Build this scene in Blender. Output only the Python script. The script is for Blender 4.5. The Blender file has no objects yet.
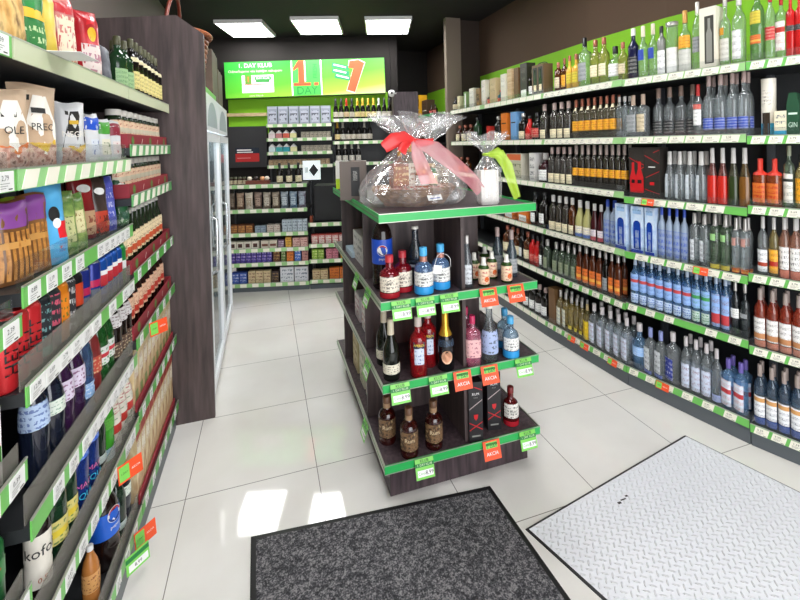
import bpy, math, random
from mathutils import Vector, Matrix
random.seed(7)
S = bpy.context.scene
COL = S.collection
PI = math.pi

# ------------------------------------------------------------------ camera
F, CX, CY = 425.0, 400.0, 150.0
YAW, PIT, ROL, H = math.radians(17.6), math.radians(-0.86), math.radians(-1.37), 1.62
FW = Vector((math.sin(YAW)*math.cos(PIT), math.cos(YAW)*math.cos(PIT), math.sin(PIT)))
_r = Vector((math.cos(YAW), -math.sin(YAW), 0)); _u = _r.cross(FW)
RT = _r*math.cos(ROL) + _u*math.sin(ROL)
UP = _u*math.cos(ROL) - _r*math.sin(ROL)
CAM = Vector((0, 0, H))
cd = bpy.data.cameras.new('camera'); cam = bpy.data.objects.new('camera', cd); COL.objects.link(cam)
cd.lens = 36*F/800; cd.sensor_width = 36; cd.shift_y = -150/800; cd.clip_start = 0.02
m = Matrix((RT, UP, -FW)).transposed().to_4x4(); m.translation = CAM
cam.matrix_world = m
S.camera = cam

# ------------------------------------------------------------------ world, daylight, exposure
S.view_settings.view_transform = 'Standard'; S.view_settings.look = 'None'
S.view_settings.gamma = 1; S.view_settings.use_curve_mapping = False
S.view_settings.exposure = 0.22
w = bpy.data.worlds.new('world'); S.world = w; w.use_nodes = True
w.node_tree.nodes['Background'].inputs[0].default_value = (0.85, 0.92, 1, 1)
w.node_tree.nodes['Background'].inputs[1].default_value = 1.2
LAMP = 18.0
def area(name, loc, rot, sx, sy, e, col=(1, 1, 1)):
    d = bpy.data.lights.new(name, 'AREA'); d.shape = 'RECTANGLE'; d.size = sx; d.size_y = sy; d.energy = e; d.color = col
    o = bpy.data.objects.new(name, d); o.location = loc; o.rotation_euler = rot; COL.objects.link(o)
area('shopfront_daylight', (0.9, -1.75, 1.45), (PI/2, 0, 0), 3.0, 2.5, 95, (0.97, 0.98, 1))
S.cycles.transparent_max_bounces = 28
S.cycles.max_bounces = 8
S.cycles.use_denoising = True
S.cycles.sample_clamp_indirect = 4

# ------------------------------------------------------------------ pixel helpers (photo pixel -> place)
def ray(x, y): return FW + RT*((x-CX)/F) - UP*((y-CY)/F)
def atX(x, y, X): d = ray(x, y); return CAM + d*(X/d.x)
def atY(x, y, Y): d = ray(x, y); return CAM + d*(Y/d.y)
def atZ(x, y, z=0): d = ray(x, y); return CAM + d*((z-H)/d.z)
def atPl(x, y, p, n): d = ray(x, y); return CAM + d*(((p[0])*n[0]+(p[1])*n[1])/(d.x*n[0]+d.y*n[1]))
def depth(P): return (Vector(P)-CAM).dot(FW)
def px(P): v = Vector(P)-CAM; z = v.dot(FW); return CX+F*v.dot(RT)/z, CY-F*v.dot(UP)/z

# ------------------------------------------------------------------ materials
def lin(c):
    if isinstance(c, str): c = tuple(int(c[i:i+2], 16)/255 for i in (0, 2, 4))
    return tuple((x/12.92 if x <= .04045 else ((x+.055)/1.055)**2.4) for x in c) + (1,)
MC = {}
def P(name, col, rough=.5, metal=0, emit=0, spec=.5):
    k = (name, col, rough, metal, emit)
    if k in MC: return MC[k]
    m = bpy.data.materials.new(name); m.use_nodes = True; b = m.node_tree.nodes['Principled BSDF']
    b.inputs['Base Color'].default_value = lin(col); b.inputs['Roughness'].default_value = rough; b.inputs['Metallic'].default_value = metal
    b.inputs['Specular IOR Level'].default_value = spec
    if emit: b.inputs['Emission Color'].default_value = lin(col); b.inputs['Emission Strength'].default_value = emit
    MC[k] = m; return m
def C(col, rough=.45, metal=0): return P('paint_'+col, col, rough, metal)
def nt(name):
    m = bpy.data.materials.new(name); m.use_nodes = True; t = m.node_tree
    return m, t, t.nodes['Principled BSDF'], t.nodes['Material Output']
def node(t, k, **kw):
    n = t.nodes.new('ShaderNode'+k)
    for a, b in kw.items():
        if hasattr(n, a): setattr(n, a, b)
        else: n.inputs[a].default_value = b
    return n
def ramp(t, stops, interp='LINEAR'):
    n = t.nodes.new('ShaderNodeValToRGB'); n.color_ramp.interpolation = interp
    e = n.color_ramp.elements
    while len(e) < len(stops): e.new(.5)
    for q, (p, c) in zip(e, stops): q.position = p; q.color = lin(c)
    return n
def glass(col, a=.3, rough=.04, tint=None):
    """Filled glass: part seen straight through, part bent, a bright skin, and a little of its own colour (a)."""
    k = ('glass', col, a, tint)
    if k in MC: return MC[k]
    m, t, b, out = nt('glass_'+col)
    b.inputs['Base Color'].default_value = lin(col); b.inputs['Roughness'].default_value = rough; b.inputs['Specular IOR Level'].default_value = .7
    tr = node(t, 'BsdfTransparent'); tr.inputs[0].default_value = lin(tint or col)
    if a > .1:
        rf = node(t, 'BsdfRefraction', IOR=1.3, Roughness=.02); rf.inputs[0].default_value = lin(tint or col)
        m0 = node(t, 'MixShader', Fac=.55); t.links.new(tr.outputs[0], m0.inputs[1]); t.links.new(rf.outputs[0], m0.inputs[2])
    else: m0 = tr
    m1 = node(t, 'MixShader', Fac=a*.5); t.links.new(m0.outputs[0], m1.inputs[1]); t.links.new(b.outputs[0], m1.inputs[2])
    gl = node(t, 'BsdfGlossy'); gl.inputs['Roughness'].default_value = rough
    lw = node(t, 'LayerWeight', Blend=.5); pw = node(t, 'Math', operation='POWER'); pw.inputs[1].default_value = 3.5; t.links.new(lw.outputs['Facing'], pw.inputs[0])
    fr = node(t, 'MapRange'); fr.inputs['To Min'].default_value = .05; fr.inputs['To Max'].default_value = .32 if a < .1 else .7; t.links.new(pw.outputs[0], fr.inputs['Value']); m2 = node(t, 'MixShader'); t.links.new(fr.outputs[0], m2.inputs[0]); t.links.new(m1.outputs[0], m2.inputs[1]); t.links.new(gl.outputs[0], m2.inputs[2])
    t.links.new(m2.outputs[0], out.inputs[0])
    MC[k] = m; return m
def sheer(col, fac=.45):
    m, t, b, out = nt('sheer_'+col); b.inputs['Base Color'].default_value = lin(col); b.inputs['Roughness'].default_value = .4
    tr = node(t, 'BsdfTransparent'); mx = node(t, 'MixShader', Fac=fac); t.links.new(tr.outputs[0], mx.inputs[1]); t.links.new(b.outputs[0], mx.inputs[2]); t.links.new(mx.outputs[0], out.inputs[0]); return m
def printed(base, ink, accent=None, band=None, sc=22, thr=.56):
    """A printed paper surface: rows of small ink marks and, if given, a coloured band between two heights."""
    k = ('print', base, ink, accent, band, sc, thr)
    if k in MC: return MC[k]
    m, t, b, out = nt('printed_'+base)
    b.inputs['Roughness'].default_value = .5
    tc = node(t, 'TexCoord'); mp = node(t, 'Mapping'); mp.inputs['Scale'].default_value = (sc*1.15, sc*1.15, sc*1.1)
    t.links.new(tc.outputs['Generated'], mp.inputs[0])
    nz = node(t, 'TexNoise', Scale=1.0, Detail=1.0); t.links.new(mp.outputs[0], nz.inputs[0])
    sx = node(t, 'SeparateXYZ'); t.links.new(tc.outputs['Generated'], sx.inputs[0])
    wv = node(t, 'Math', operation='SINE'); mu = node(t, 'Math', operation='MULTIPLY'); mu.inputs[1].default_value = 26
    t.links.new(sx.outputs['Z'], mu.inputs[0]); t.links.new(mu.outputs[0], wv.inputs[0])
    gt = node(t, 'Math', operation='GREATER_THAN'); gt.inputs[1].default_value = thr
    g2 = node(t, 'Math', operation='GREATER_THAN'); g2.inputs[1].default_value = -.2
    ml = node(t, 'Math', operation='MULTIPLY')
    t.links.new(nz.outputs[0], gt.inputs[0]); t.links.new(wv.outputs[0], g2.inputs[0]); t.links.new(gt.outputs[0], ml.inputs[0]); t.links.new(g2.outputs[0], ml.inputs[1])
    mx = node(t, 'MixRGB'); mx.inputs[1].default_value = lin(base); mx.inputs[2].default_value = lin(ink); sf = node(t, 'Math', operation='MULTIPLY'); sf.inputs[1].default_value = .8; t.links.new(ml.outputs[0], sf.inputs[0]); t.links.new(sf.outputs[0], mx.inputs[0])
    last = mx
    if accent:
        r = ramp(t, [(0, '000000'), (max(band[0], .001), 'ffffff'), (band[1], '000000')], 'CONSTANT'); t.links.new(sx.outputs['Z'], r.inputs[0])
        m2 = node(t, 'MixRGB'); m2.inputs[2].default_value = lin(accent); t.links.new(r.outputs[0], m2.inputs[0]); t.links.new(mx.outputs[0], m2.inputs[1]); last = m2
    t.links.new(last.outputs[0], b.inputs['Base Color'])
    MC[k] = m; return m
def mottled(name, cols, sc=6, rough=.35, stretch=(1, 1, 1), metal=0, bump=0, coord='Object'):
    k = ('mot', name, tuple(cols), sc, stretch)
    if k in MC: return MC[k]
    m, t, b, out = nt(name)
    b.inputs['Roughness'].default_value = rough; b.inputs['Metallic'].default_value = metal
    tc = node(t, 'TexCoord'); mp = node(t, 'Mapping'); mp.inputs['Scale'].default_value = tuple(sc*q for q in stretch)
    nz = node(t, 'TexNoise', Scale=1.0, Detail=4.0); t.links.new(tc.outputs[coord], mp.inputs[0]); t.links.new(mp.outputs[0], nz.inputs[0])
    n = len(cols); r = ramp(t, [(.3+.4*i/(n-1), c) for i, c in enumerate(cols)]); t.links.new(nz.outputs[0], r.inputs[0]); t.links.new(r.outputs[0], b.inputs['Base Color'])
    if bump:
        bp = node(t, 'Bump', Strength=bump); t.links.new(nz.outputs[0], bp.inputs['Height']); t.links.new(bp.outputs[0], b.inputs['Normal'])
    MC[k] = m; return m
WOOD = mottled('dark_wood', ['2c2226', '43353a', '544549'], 9, .5, (6, 6, .55))
WOODP = mottled('panel_wood', ['382d2d', '493c3b', '594a49'], 7, .5, (5, 5, .45))
WOODB = mottled('tray_wood', ['6b4a34', '8a6346', 'a37d5b'], 12, .5, (1, 5, 5))
WOODL = mottled('pale_wood', ['b79a72', 'cdb28a', 'd9c29c'], 12, .5, (1, 1, 6))
STEEL = C('4d5054', .35); DARK = P('shelf_dark', '26282a', .45); KICK = P('kick_plate', '575d62', .4)
BLACK = P('black', '0e0e10', .4); WHITE = P('white', 'f4f4f2', .4); GREENT = P('green_tag', '6fbf5a', .4); GREENI = P('green_edge', '2fae58', .35)
GREENP = P('pale_green_tag', '9fd08a', .4); CREAM = P('cream_card', 'f6f3e2', .45); INK = P('ink', '222222', .5); GREYINK = P('grey_ink', '8b8b86', .5)
ORANGE = P('orange_card', 'f0562a', .45); GREENC = P('green_card', '7fd05a', .4); GREEND = P('dark_green_print', '1f7d3a', .5)
ALU = P('aluminium', 'b9bcae', .35, .6); CHROME = P('chrome', 'c9ccce', .2, .9); GOLD = P('gold_foil', 'd9a93a', .3, .7); RED = C('c5202a'); BLUE = C('1f4fa8')
ACR = glass('e8eef0', .03, .03, 'fbfcfc')

# ------------------------------------------------------------------ mesh builder
_txt = {}
def textdata(s, res=2):
    if s not in _txt:
        c = bpy.data.curves.new('t', 'FONT'); c.body = s; c.size = 1; c.resolution_u = res; c.align_x = 'CENTER'; c.align_y = 'CENTER'
        o = bpy.data.objects.new('t', c); COL.objects.link(o); dg = bpy.context.evaluated_depsgraph_get()
        me = bpy.data.meshes.new_from_object(o.evaluated_get(dg))
        _txt[s] = ([v.co.copy() for v in me.vertices], [tuple(p.vertices) for p in me.polygons])
        bpy.data.objects.remove(o); bpy.data.meshes.remove(me); bpy.data.curves.remove(c)
    return _txt[s]
class MB:
    def __init__(s): s.v = []; s.f = []; s.m = []; s.sm = []; s.mats = []
    def mi(s, m):
        if m not in s.mats: s.mats.append(m)
        return s.mats.index(m)
    def add(s, v, f, mat, smooth=False, T=None):
        o = len(s.v); i = s.mi(mat)
        s.v += [(T @ Vector(q) if T else Vector(q)) for q in v]
        s.f += [tuple(a+o for a in q) for q in f]; s.m += [i]*len(f); s.sm += [smooth]*len(f)
        return s
    def box(s, x0, x1, y0, y1, z0, z1, mat, T=None):
        return s.add([(x0, y0, z0), (x1, y0, z0), (x1, y1, z0), (x0, y1, z0), (x0, y0, z1), (x1, y0, z1), (x1, y1, z1), (x0, y1, z1)],
                     [(0, 3, 2, 1), (4, 5, 6, 7), (0, 1, 5, 4), (1, 2, 6, 5), (2, 3, 7, 6), (3, 0, 4, 7)], mat, False, T)
    def prism(s, poly, z0, z1, mat, T=None):
        n = len(poly)
        return s.add([(a, b, z0) for a, b in poly]+[(a, b, z1) for a, b in poly],
                     [tuple(range(n-1, -1, -1)), tuple(range(n, 2*n))]+[(i, (i+1) % n, n+(i+1) % n, n+i) for i in range(n)], mat, False, T)
    def quad(s, a, b, c, d, mat, T=None): return s.add([a, b, c, d], [(0, 1, 2, 3)], mat, False, T)
    def lathe(s, prof, mat, seg=14, n=2, a0=None, a1=None, T=None, smooth=True, caps=True, rings=None):
        full = a0 is None
        k = seg if full else seg+1
        v = []
        for r, z in prof:
            for i in range(k):
                a = (2*PI*i/seg) if full else a0+(a1-a0)*i/seg
                c, q = math.sin(a), -math.cos(a)
                g = 1 if n == 2 else (abs(c)**n+abs(q)**n)**(-1/n)
                v.append((r*g*c, r*g*q, z))
        f = []
        for j in range(len(prof)-1):
            for i in range(k if full else k-1):
                b = (i+1) % k
                f.append((j*k+i, j*k+b, (j+1)*k+b, (j+1)*k+i))
        s.add(v, f, mat, smooth, T)
        if full and caps:
            e = len(prof)-1
            if prof[0][0] > 1e-5: s.add(v[:k], [tuple(range(k-1, -1, -1))], mat, False, T)
            if prof[e][0] > 1e-5: s.add(v[e*k:], [tuple(range(k))], mat, False, T)
        return s
    def tube(s, pts, r, mat, seg=8, closed=False, T=None):
        pts = [Vector(p) for p in pts]; n = len(pts); v = []; f = []
        rr = r if isinstance(r, (list, tuple)) else [r]*n
        ref = None
        for i, p in enumerate(pts):
            d = (pts[(i+1) % n]-pts[i-1]) if closed else (pts[min(i+1, n-1)]-pts[max(i-1, 0)])
            d.normalize()
            if ref is None: ref = d.orthogonal().normalized()
            ref = (ref - d*ref.dot(d)).normalized(); b = d.cross(ref)
            for q in range(seg):
                a = 2*PI*q/seg; v.append(p+(ref*math.cos(a)+b*math.sin(a))*rr[i])
        for i in range(n if closed else n-1):
            j = (i+1) % n
            for q in range(seg): f.append((i*seg+q, i*seg+(q+1) % seg, j*seg+(q+1) % seg, j*seg+q))
        if not closed: f += [tuple(range(seg-1, -1, -1)), tuple(range((n-1)*seg, n*seg))]
        return s.add(v, f, mat, True, T)
    def text(s, string, size, mat, fn, sx=1.0):
        """Lettering; fn maps (x, y) on the face to a point."""
        v, f = textdata(string)
        return s.add([fn(q.x*size*sx, q.y*size) for q in v], f, mat)
    def mesh(s, name):
        me = bpy.data.meshes.new(name); me.from_pydata([tuple(q) for q in s.v], [], s.f)
        for m in s.mats: me.materials.append(m)
        me.polygons.foreach_set('material_index', s.m); me.polygons.foreach_set('use_smooth', s.sm); me.update()
        return me
def tag(o, label=None, cat=None, group=None, kind=None):
    for k, q in (('label', label), ('category', cat), ('group', group), ('kind', kind)):
        if q: o[k] = q
    return o
def obj(name, data, parent=None, loc=(0, 0, 0), rz=0, label=None, cat=None, group=None, kind=None):
    if isinstance(data, MB): data = data.mesh(name)
    o = bpy.data.objects.new(name, data); COL.objects.link(o); o.location = loc; o.rotation_euler = (0, 0, rz)
    if parent is not None: o.parent = parent
    return tag(o, label, cat, group, kind)
def thing(name, label, cat, loc=(0, 0, 0), rz=0, group=None): return obj(name, None, None, loc, rz, label, cat, group)
def struct(name, mb): return obj(name, mb, kind='structure')
def bevel(o, wd=.004, seg=2):
    b = o.modifiers.new('bevel', 'BEVEL'); b.width = wd; b.segments = seg; b.limit_method = 'ANGLE'
    return o
ORD = 'first second third fourth fifth sixth seventh eighth ninth tenth eleventh twelfth thirteenth fourteenth fifteenth sixteenth seventeenth eighteenth nineteenth twentieth'.split()
def face(nx, ny): return math.atan2(nx, -ny)         # rotation that turns an item's front (-Y) towards (nx, ny)

# ------------------------------------------------------------------ bottles, cans, boxes, bags
SH = dict(
    vodka=[(0, .9), (.012, 1), (.60, 1), (.66, .95), (.72, .70), (.76, .44), (.80, .37), (1, .35)],
    wine=[(0, .9), (.012, 1), (.60, 1), (.66, .94), (.72, .62), (.76, .40), (1, .37)],
    slope=[(0, .9), (.012, 1), (.42, 1), (.54, .88), (.66, .58), (.76, .40), (1, .36)],
    dome=[(0, .9), (.012, 1), (.50, 1), (.58, .95), (.645, .78), (.68, .48), (.70, .36), (1, .35)],
    tall=[(0, .9), (.012, 1), (.70, 1), (.75, .88), (.785, .52), (.81, .40), (1, .38)],
    champ=[(0, .92), (.012, 1), (.42, 1), (.52, .92), (.64, .60), (.74, .38), (1, .34)],
    flask=[(0, .95), (.012, 1), (.66, 1), (.70, .93), (.735, .55), (.76, .36), (1, .36)],
    can=[(0, .78), (.04, 1), (.90, 1), (.96, .86), (.965, .80), (1, .80)],
    pet=[(0, .8), (.03, 1), (.28, 1), (.31, .94), (.34, 1), (.60, 1), (.66, .97), (.76, .78), (.86, .46), (.90, .36), (1, .36)],
    ridge=[(0, .8), (.03, 1), (.10, .94), (.14, 1), (.20, .94), (.24, 1), (.30, .94), (.34, 1), (.60, 1), (.68, .92), (.78, .66), (.88, .38), (1, .36)],
    jar=[(0, .95), (.02, 1), (.74, 1), (.80, .93), (.83, .80), (1, .80)],
    ketchup=[(0, .9), (.02, 1), (.55, .97), (.66, .82), (.78, .55), (.86, .46), (1, .44)],
    tin=[(0, 1), (.01, 1), (1, 1)],
)
def rad(prof, t):
    for (a, ra), (b, rb) in zip(prof, prof[1:]):
        if a <= t <= b: return ra+(rb-ra)*(t-a)/(b-a) if b > a else rb
    return prof[-1][1]
def bottle_meshes(name, shape, Hh, R, g, cap=None, cz=.86, labels=(), seg=12, n=2, cr=1.1, extra=None):
    """The parts of a bottle: the vessel, then its cap, labels and whatever extra(mb) draws."""
    pr = SH[shape]; top = cz+.005 if cap else 1
    prof = [(r*R, z*Hh) for z, r in pr if z < top]+[(rad(pr, top)*R, top*Hh)]
    b = MB(); b.lathe(prof, g, seg, n)
    out = [(name, b.mesh(name))]
    if cap:
        c = MB(); zs = [cz]+[z for z, r in pr if cz < z < 1]+[1]
        cp = [(rad(pr, z)*R*cr, z*Hh) for z in zs]; cp[-1:] = [(cp[-1][0], cp[-1][1]-.002), (cp[-1][0]*.85, cp[-1][1])]
        c.lathe(cp, cap, max(8, seg-2)); out.append(('cap', c.mesh('cap')))
    for i, L in enumerate(labels):
        z0, z1, lm = L[:3]; arc = L[3] if len(L) > 3 else 1.35
        l = MB(); zs = [z0]+[z for z, r in pr if z0 < z < z1]+[z1]
        lp = [(rad(pr, z)*R*1.02+.0006, z*Hh) for z in zs]
        if arc >= 3: l.lathe(lp, lm, seg, n, caps=False)
        else: l.lathe(lp, lm, 8, n, -arc, arc)
        out.append(('neck_label' if z0 > .7 else 'label', l.mesh('label')))
    if extra:
        e = MB(); nm = extra(e, lambda x, z: wrap(x, z, pr, R, Hh, n)); out.append((nm, e.mesh(nm)))
    return out
def wrap(x, z, pr, R, Hh, n=2, off=.0018):
    r = rad(pr, z/Hh)*R*1.02+off; a = x/r
    c, q = math.sin(a), -math.cos(a); g = 1 if n == 2 else (abs(c)**n+abs(q)**n)**(-1/n)
    return (r*g*c, r*g*q, z)
def put(meshes, loc, rz=0, label=None, cat='bottle', group=None, sxy=1, sz=1, name=None):
    nm, me = meshes[0]
    o = obj(name or nm, me, None, loc, rz, label, cat, group); o.scale = (sxy, sxy, sz)
    for pn, pm in meshes[1:]: obj(pn, pm, o)
    return o
def box_meshes(name, wd, dp, ht, mat, decals=(), extra=None):
    b = MB(); b.box(-wd/2, wd/2, -dp/2, dp/2, 0, ht, mat)
    for u0, u1, v0, v1, dm in decals:
        x0, x1, z0, z1 = -wd/2+u0*wd, -wd/2+u1*wd, v0*ht, v1*ht; y = -dp/2-.0008
        b.quad((x0, y, z0), (x1, y, z0), (x1, y, z1), (x0, y, z1), dm)
    out = [(name, b.mesh(name))]
    if extra: out += extra(wd, dp, ht)
    return out
class Bag:
    """A pillow bag standing on its lower edge, front towards -Y."""
    def __init__(s, wd, ht, dp, seed=0, lean=0, bottom=.5):
        s.w, s.h, s.d, s.lean, s.bt = wd, ht, dp, lean, bottom
        r = random.Random(seed); s.ph = [r.uniform(0, 6.28) for _ in range(6)]; s.k = [r.uniform(3, 9) for _ in range(4)]
    def at(s, u, v, side=-1, off=0):
        a = max(0, 1-abs(2*u-1)**2.6)**.5
        e = max(0, min(1, (1-v)/.14))**.6*(s.bt+(1-s.bt)*min(1, v/.2)**.7)*(1-.25*v)
        t = s.d/2*a*e
        wr = .05*s.d*(math.sin(s.k[0]*u*3+s.ph[0]+4*v)+math.sin(s.k[1]*v*3+s.ph[1]+3*u)+.7*math.sin(s.k[2]*(u+v)*4+s.ph[2]))*a
        pinch = 1-.07*math.sin(PI*v)+.02*math.sin(s.k[3]*v*4+s.ph[3])
        x = (u-.5)*s.w*pinch
        y = side*(t+.35*wr*(1 if side < 0 else .3)+off)
        z = v*s.h*(1+.015*math.sin(s.k[0]*u+s.ph[4])*v)
        y += s.lean*v*v*s.h+.025*s.h*math.sin(s.ph[5]+3*u)*max(0, v-.8)*3
        return Vector((x, y, z))
    def mesh(s, name, mat, back=None, n=12, m=14, mid=None):
        b = MB()
        for side in (-1, 1):
            v = [s.at(i/n, j/m, side) for j in range(m+1) for i in range(n+1)]
            q = [(j*(n+1)+i, j*(n+1)+i+1, (j+1)*(n+1)+i+1, (j+1)*(n+1)+i) for j in range(m) for i in range(n)]
            if side > 0: q = [t[::-1] for t in q]
            b.add(v, q, mat if side < 0 else (back or mat), True)
        return b
    def patch(s, b, u0, u1, v0, v1, mat, off=.0012, n=6, shape=None):
        v = []; q = []
        for j in range(n+1):
            for i in range(n+1):
                u, w_ = u0+(u1-u0)*i/n, v0+(v1-v0)*j/n
                if shape == 'oval':
                    x, y = 2*i/n-1, 2*j/n-1
                    x, y = x*math.sqrt(1-y*y/2), y*math.sqrt(1-x*x/2)
                    u, w_ = (u0+u1)/2+x*(u1-u0)/2, (v0+v1)/2+y*(v1-v0)/2
                v.append(s.at(u, w_, -1, off))
        q = [(j*(n+1)+i, j*(n+1)+i+1, (j+1)*(n+1)+i+1, (j+1)*(n+1)+i) for j in range(n) for i in range(n)]
        b.add(v, q, mat, True)
    def poly(s, b, pts, mat, off=.0014):
        cu = sum(p[0] for p in pts)/len(pts); cv = sum(p[1] for p in pts)/len(pts)
        v = [s.at(cu, cv, -1, off)]+[s.at(*p, -1, off) for p in pts]; n = len(pts)
        b.add(v, [(0, 1+i, 1+(i+1) % n) for i in range(n)], mat)
    def text(s, b, string, u, v, size, mat, off=.0024):
        b.text(string, size, mat, lambda x, y: s.at(u+x/s.w, v+y/s.h, -1, off))

# ================================================================== THE ROOM
RP = [Vector(p) for p in [(2.17, 4.76), (2.17, 3.93), (2.17, 2.96), (2.215, 2.19), (2.37, 1.55), (2.594, .974)]]
def offset(pts, d):
    """The polyline moved sideways (away from the aisle), corners mitred."""
    out = []
    for i, p in enumerate(pts):
        ns = []
        if i: t = (p-pts[i-1]).normalized(); ns.append(Vector((-t.y, t.x)))
        if i < len(pts)-1: t = (pts[i+1]-p).normalized(); ns.append(Vector((-t.y, t.x)))
        n = sum(ns, Vector((0, 0))); n /= (n.dot(ns[0])); out.append(p+n*d)
    return out
RB = offset(RP, .44); RW = offset(RP, .47)
PB = Vector(atZ(236, 293).xy); PCn = Vector(atZ(340, 288).xy); TB = (PCn-PB).normalized(); NB = Vector((-TB.y, TB.x))
def bk(s, d, z=0): q = PB+TB*s+NB*d; return Vector((q.x, q.y, z))
def bkpx(x, y, d=0):
    p = PB+NB*d; q = atPl(x, y, p, NB); return (q.xy-PB).dot(TB), q.z
def ribbon(pts, z0, z1, mat, th):
    """A wall of thickness th along a polyline (thickness away from the room)."""
    o = offset(pts, th); b = MB()
    for i in range(len(pts)-1): b.prism([pts[i], pts[i+1], o[i+1], o[i]], z0, z1, mat)
    return b
def tile_floor():
    m, t, b, out = nt('floor_tiles')
    tc = node(t, 'TexCoord'); sx = node(t, 'SeparateXYZ'); t.links.new(tc.outputs['Object'], sx.inputs[0])
    def line(ax, off):
        a = node(t, 'Math', operation='SUBTRACT'); a.inputs[1].default_value = off
        d = node(t, 'Math', operation='DIVIDE'); d.inputs[1].default_value = .6
        f = node(t, 'Math', operation='FRACT'); s = node(t, 'Math', operation='SUBTRACT'); s.inputs[1].default_value = .5
        ab = node(t, 'Math', operation='ABSOLUTE'); g = node(t, 'Math', operation='GREATER_THAN'); g.inputs[1].default_value = .4968
        t.links.new(sx.outputs[ax], a.inputs[0])
        for p, q in ((a, d), (d, f), (f, s), (s, ab), (ab, g)): t.links.new(p.outputs[0], q.inputs[0])
        return g
    gx, gy = line('X', .205), line('Y', 2.16)
    mxx = node(t, 'Math', operation='MAXIMUM'); t.links.new(gx.outputs[0], mxx.inputs[0]); t.links.new(gy.outputs[0], mxx.inputs[1])
    nz = node(t, 'TexNoise', Scale=2.2, Detail=5.0); t.links.new(tc.outputs['Object'], nz.inputs[0])
    r = ramp(t, [(.35, 'e0dcd6'), (.65, 'e9e6e1')]); t.links.new(nz.outputs[0], r.inputs[0])
    mx = node(t, 'MixRGB'); mx.inputs[2].default_value = lin('85817b'); t.links.new(mxx.outputs[0], mx.inputs[0]); t.links.new(r.outputs[0], mx.inputs[1])
    t.links.new(mx.outputs[0], b.inputs['Base Color']); b.inputs['Roughness'].default_value = .05
    return m
fl = MB(); fl.box(-1.15, 3.6, -2.05, 7.0, -.1, 0, tile_floor()); struct('floor', fl)
CEILM = P('ceiling_paint', '1d1917', .8); WALLL = P('wall_paint', '6f6660', .85); WALLR = P('brown_wall_paint', '5a4636', .85); WALLB = P('dark_wall_paint', '1f1a18', .85)
GREENW = P('green_wall_paint', '86c81f', .7)
struct('ceiling', MB().box(-1.15, 3.6, -2.05, 7.0, 3.15, 3.25, CEILM))
struct('wall_left', MB().box(-1.12, -1.0, -2.05, 6.9, 0, 3.15, WALLL))
rw = [Vector((2.64, 6.75)), *[Vector(p) for p in RW[1:]], Vector((3.1, -.25)), Vector((3.3, -2.0))]
struct('wall_right', ribbon(rw, 0, 3.15, WALLR, .1))
gs = offset(rw[:6], -.004); ga = offset(rw[:6], -.001)
gb = MB()
for i in range(5): gb.prism([gs[i], gs[i+1], ga[i+1], ga[i]], 1.7, 2.45, GREENW)
struct('trim_1', gb)
bw = [Vector((-1.0, (bk(0, 1.25)+(bk(1, 0)-bk(0, 0))*((-1.0-bk(0, 1.25).x)/TB.x)).y)), Vector(bk(1.95, 1.25).xy), Vector((bk(1.95, 1.25).x, 6.7)), Vector((2.64, 6.7))]
struct('wall_back', ribbon(bw[:2], 0, 3.15, WALLB, .1)); struct('wall_alcove', ribbon(bw[2:], 0, 3.15, WALLB, .06))
struct('wall_return', MB().box(bw[1].x-.1, bw[1].x, bw[1].y, 6.7, 0, 3.15, WALLB))
# painted green band on the back wall under the lightbox
q = MB(); a, b_ = bk(-.42, 1.246), bk(1.8, 1.246)
q.prism([a.xy, b_.xy, bk(1.8, 1.249).xy, bk(-.42, 1.249).xy], 1.80, 2.36, GREENW); struct('trim_2', q)
struct('pillar', MB().box(2.145, 2.34, 4.79, 4.86, 0, 3.15, P('pillar_paint', '7d6f62', .8)))
struct('wall_nib', MB().box(2.341, 2.638, 4.86, 5.1, 0, 3.15, P('nib_shade_brown', '3b2f28', .85)))  # wall brown darkened: the recess's shade is put into the colour
# the glazed shop front behind the camera
fw = MB(); WF = P('front_wall_paint', 'cfc9c0', .7)
fw.box(-1.0, -.7, -2.05, -1.95, 0, 3.15, WF); fw.box(2.5, 3.3, -2.05, -1.95, 0, 3.15, WF); fw.box(-.7, 2.5, -2.05, -1.95, 2.75, 3.15, WF); fw.box(-.7, 2.5, -2.05, -1.95, 0, .15, WF)
struct('wall_front', fw)
wn = obj('window_1', MB().box(-.7, 2.5, -2.005, -1.995, .15, 2.75, glass('f2f7f8', .05, .02, 'ffffff')), kind='structure')
fr = MB()
for x in (-.7, .35, 1.4, 2.45): fr.box(x, x+.05, -2.03, -1.97, .15, 2.75, STEEL)
obj('window_frame', fr, wn)

# ceiling lamps
DIFF = P('lamp_diffuser', 'ffffff', .5, 0, LAMP)
def ceiling_lamp(x, y, rz, label):
    t = thing('ceiling_lamp', label, 'lamp', (x, y, 3.15), rz, 'ceiling light panels')
    fm = MB(); a, b = .285, .34
    for x0, x1, y0, y1 in ((-a, a, -b, -b+.018), (-a, a, b-.018, b), (-a, -a+.018, -b+.018, b-.018), (a-.018, a, -b+.018, b-.018)): fm.box(x0, x1, y0, y1, -.045, -.001, WHITE)
    obj('frame', fm, t); obj('diffuser', MB().box(-a+.018, a-.018, -b+.018, b-.018, -.042, -.03, DIFF), t)
LY = math.radians(-15)
for x, y, l in ((-.183, 5.76, 'square white ceiling light panel above the loyalty card end of the green lightbox'), (.681, 5.43, 'square white ceiling light panel, middle one of the three before the green lightbox'),
                (1.536, 5.23, 'square white ceiling light panel, of the three the one by the pillar')): ceiling_lamp(x, y, LY, l)
for x, y, l in ((.0, 2.6, 'over the aisle by the snack shelves'), (1.5, 2.6, 'over the display island'), (.1, .6, 'over the dark door mat'), (1.6, .6, 'over the pale door mat')):
    ceiling_lamp(x, y, 0, 'square white ceiling light panel '+l)

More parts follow.
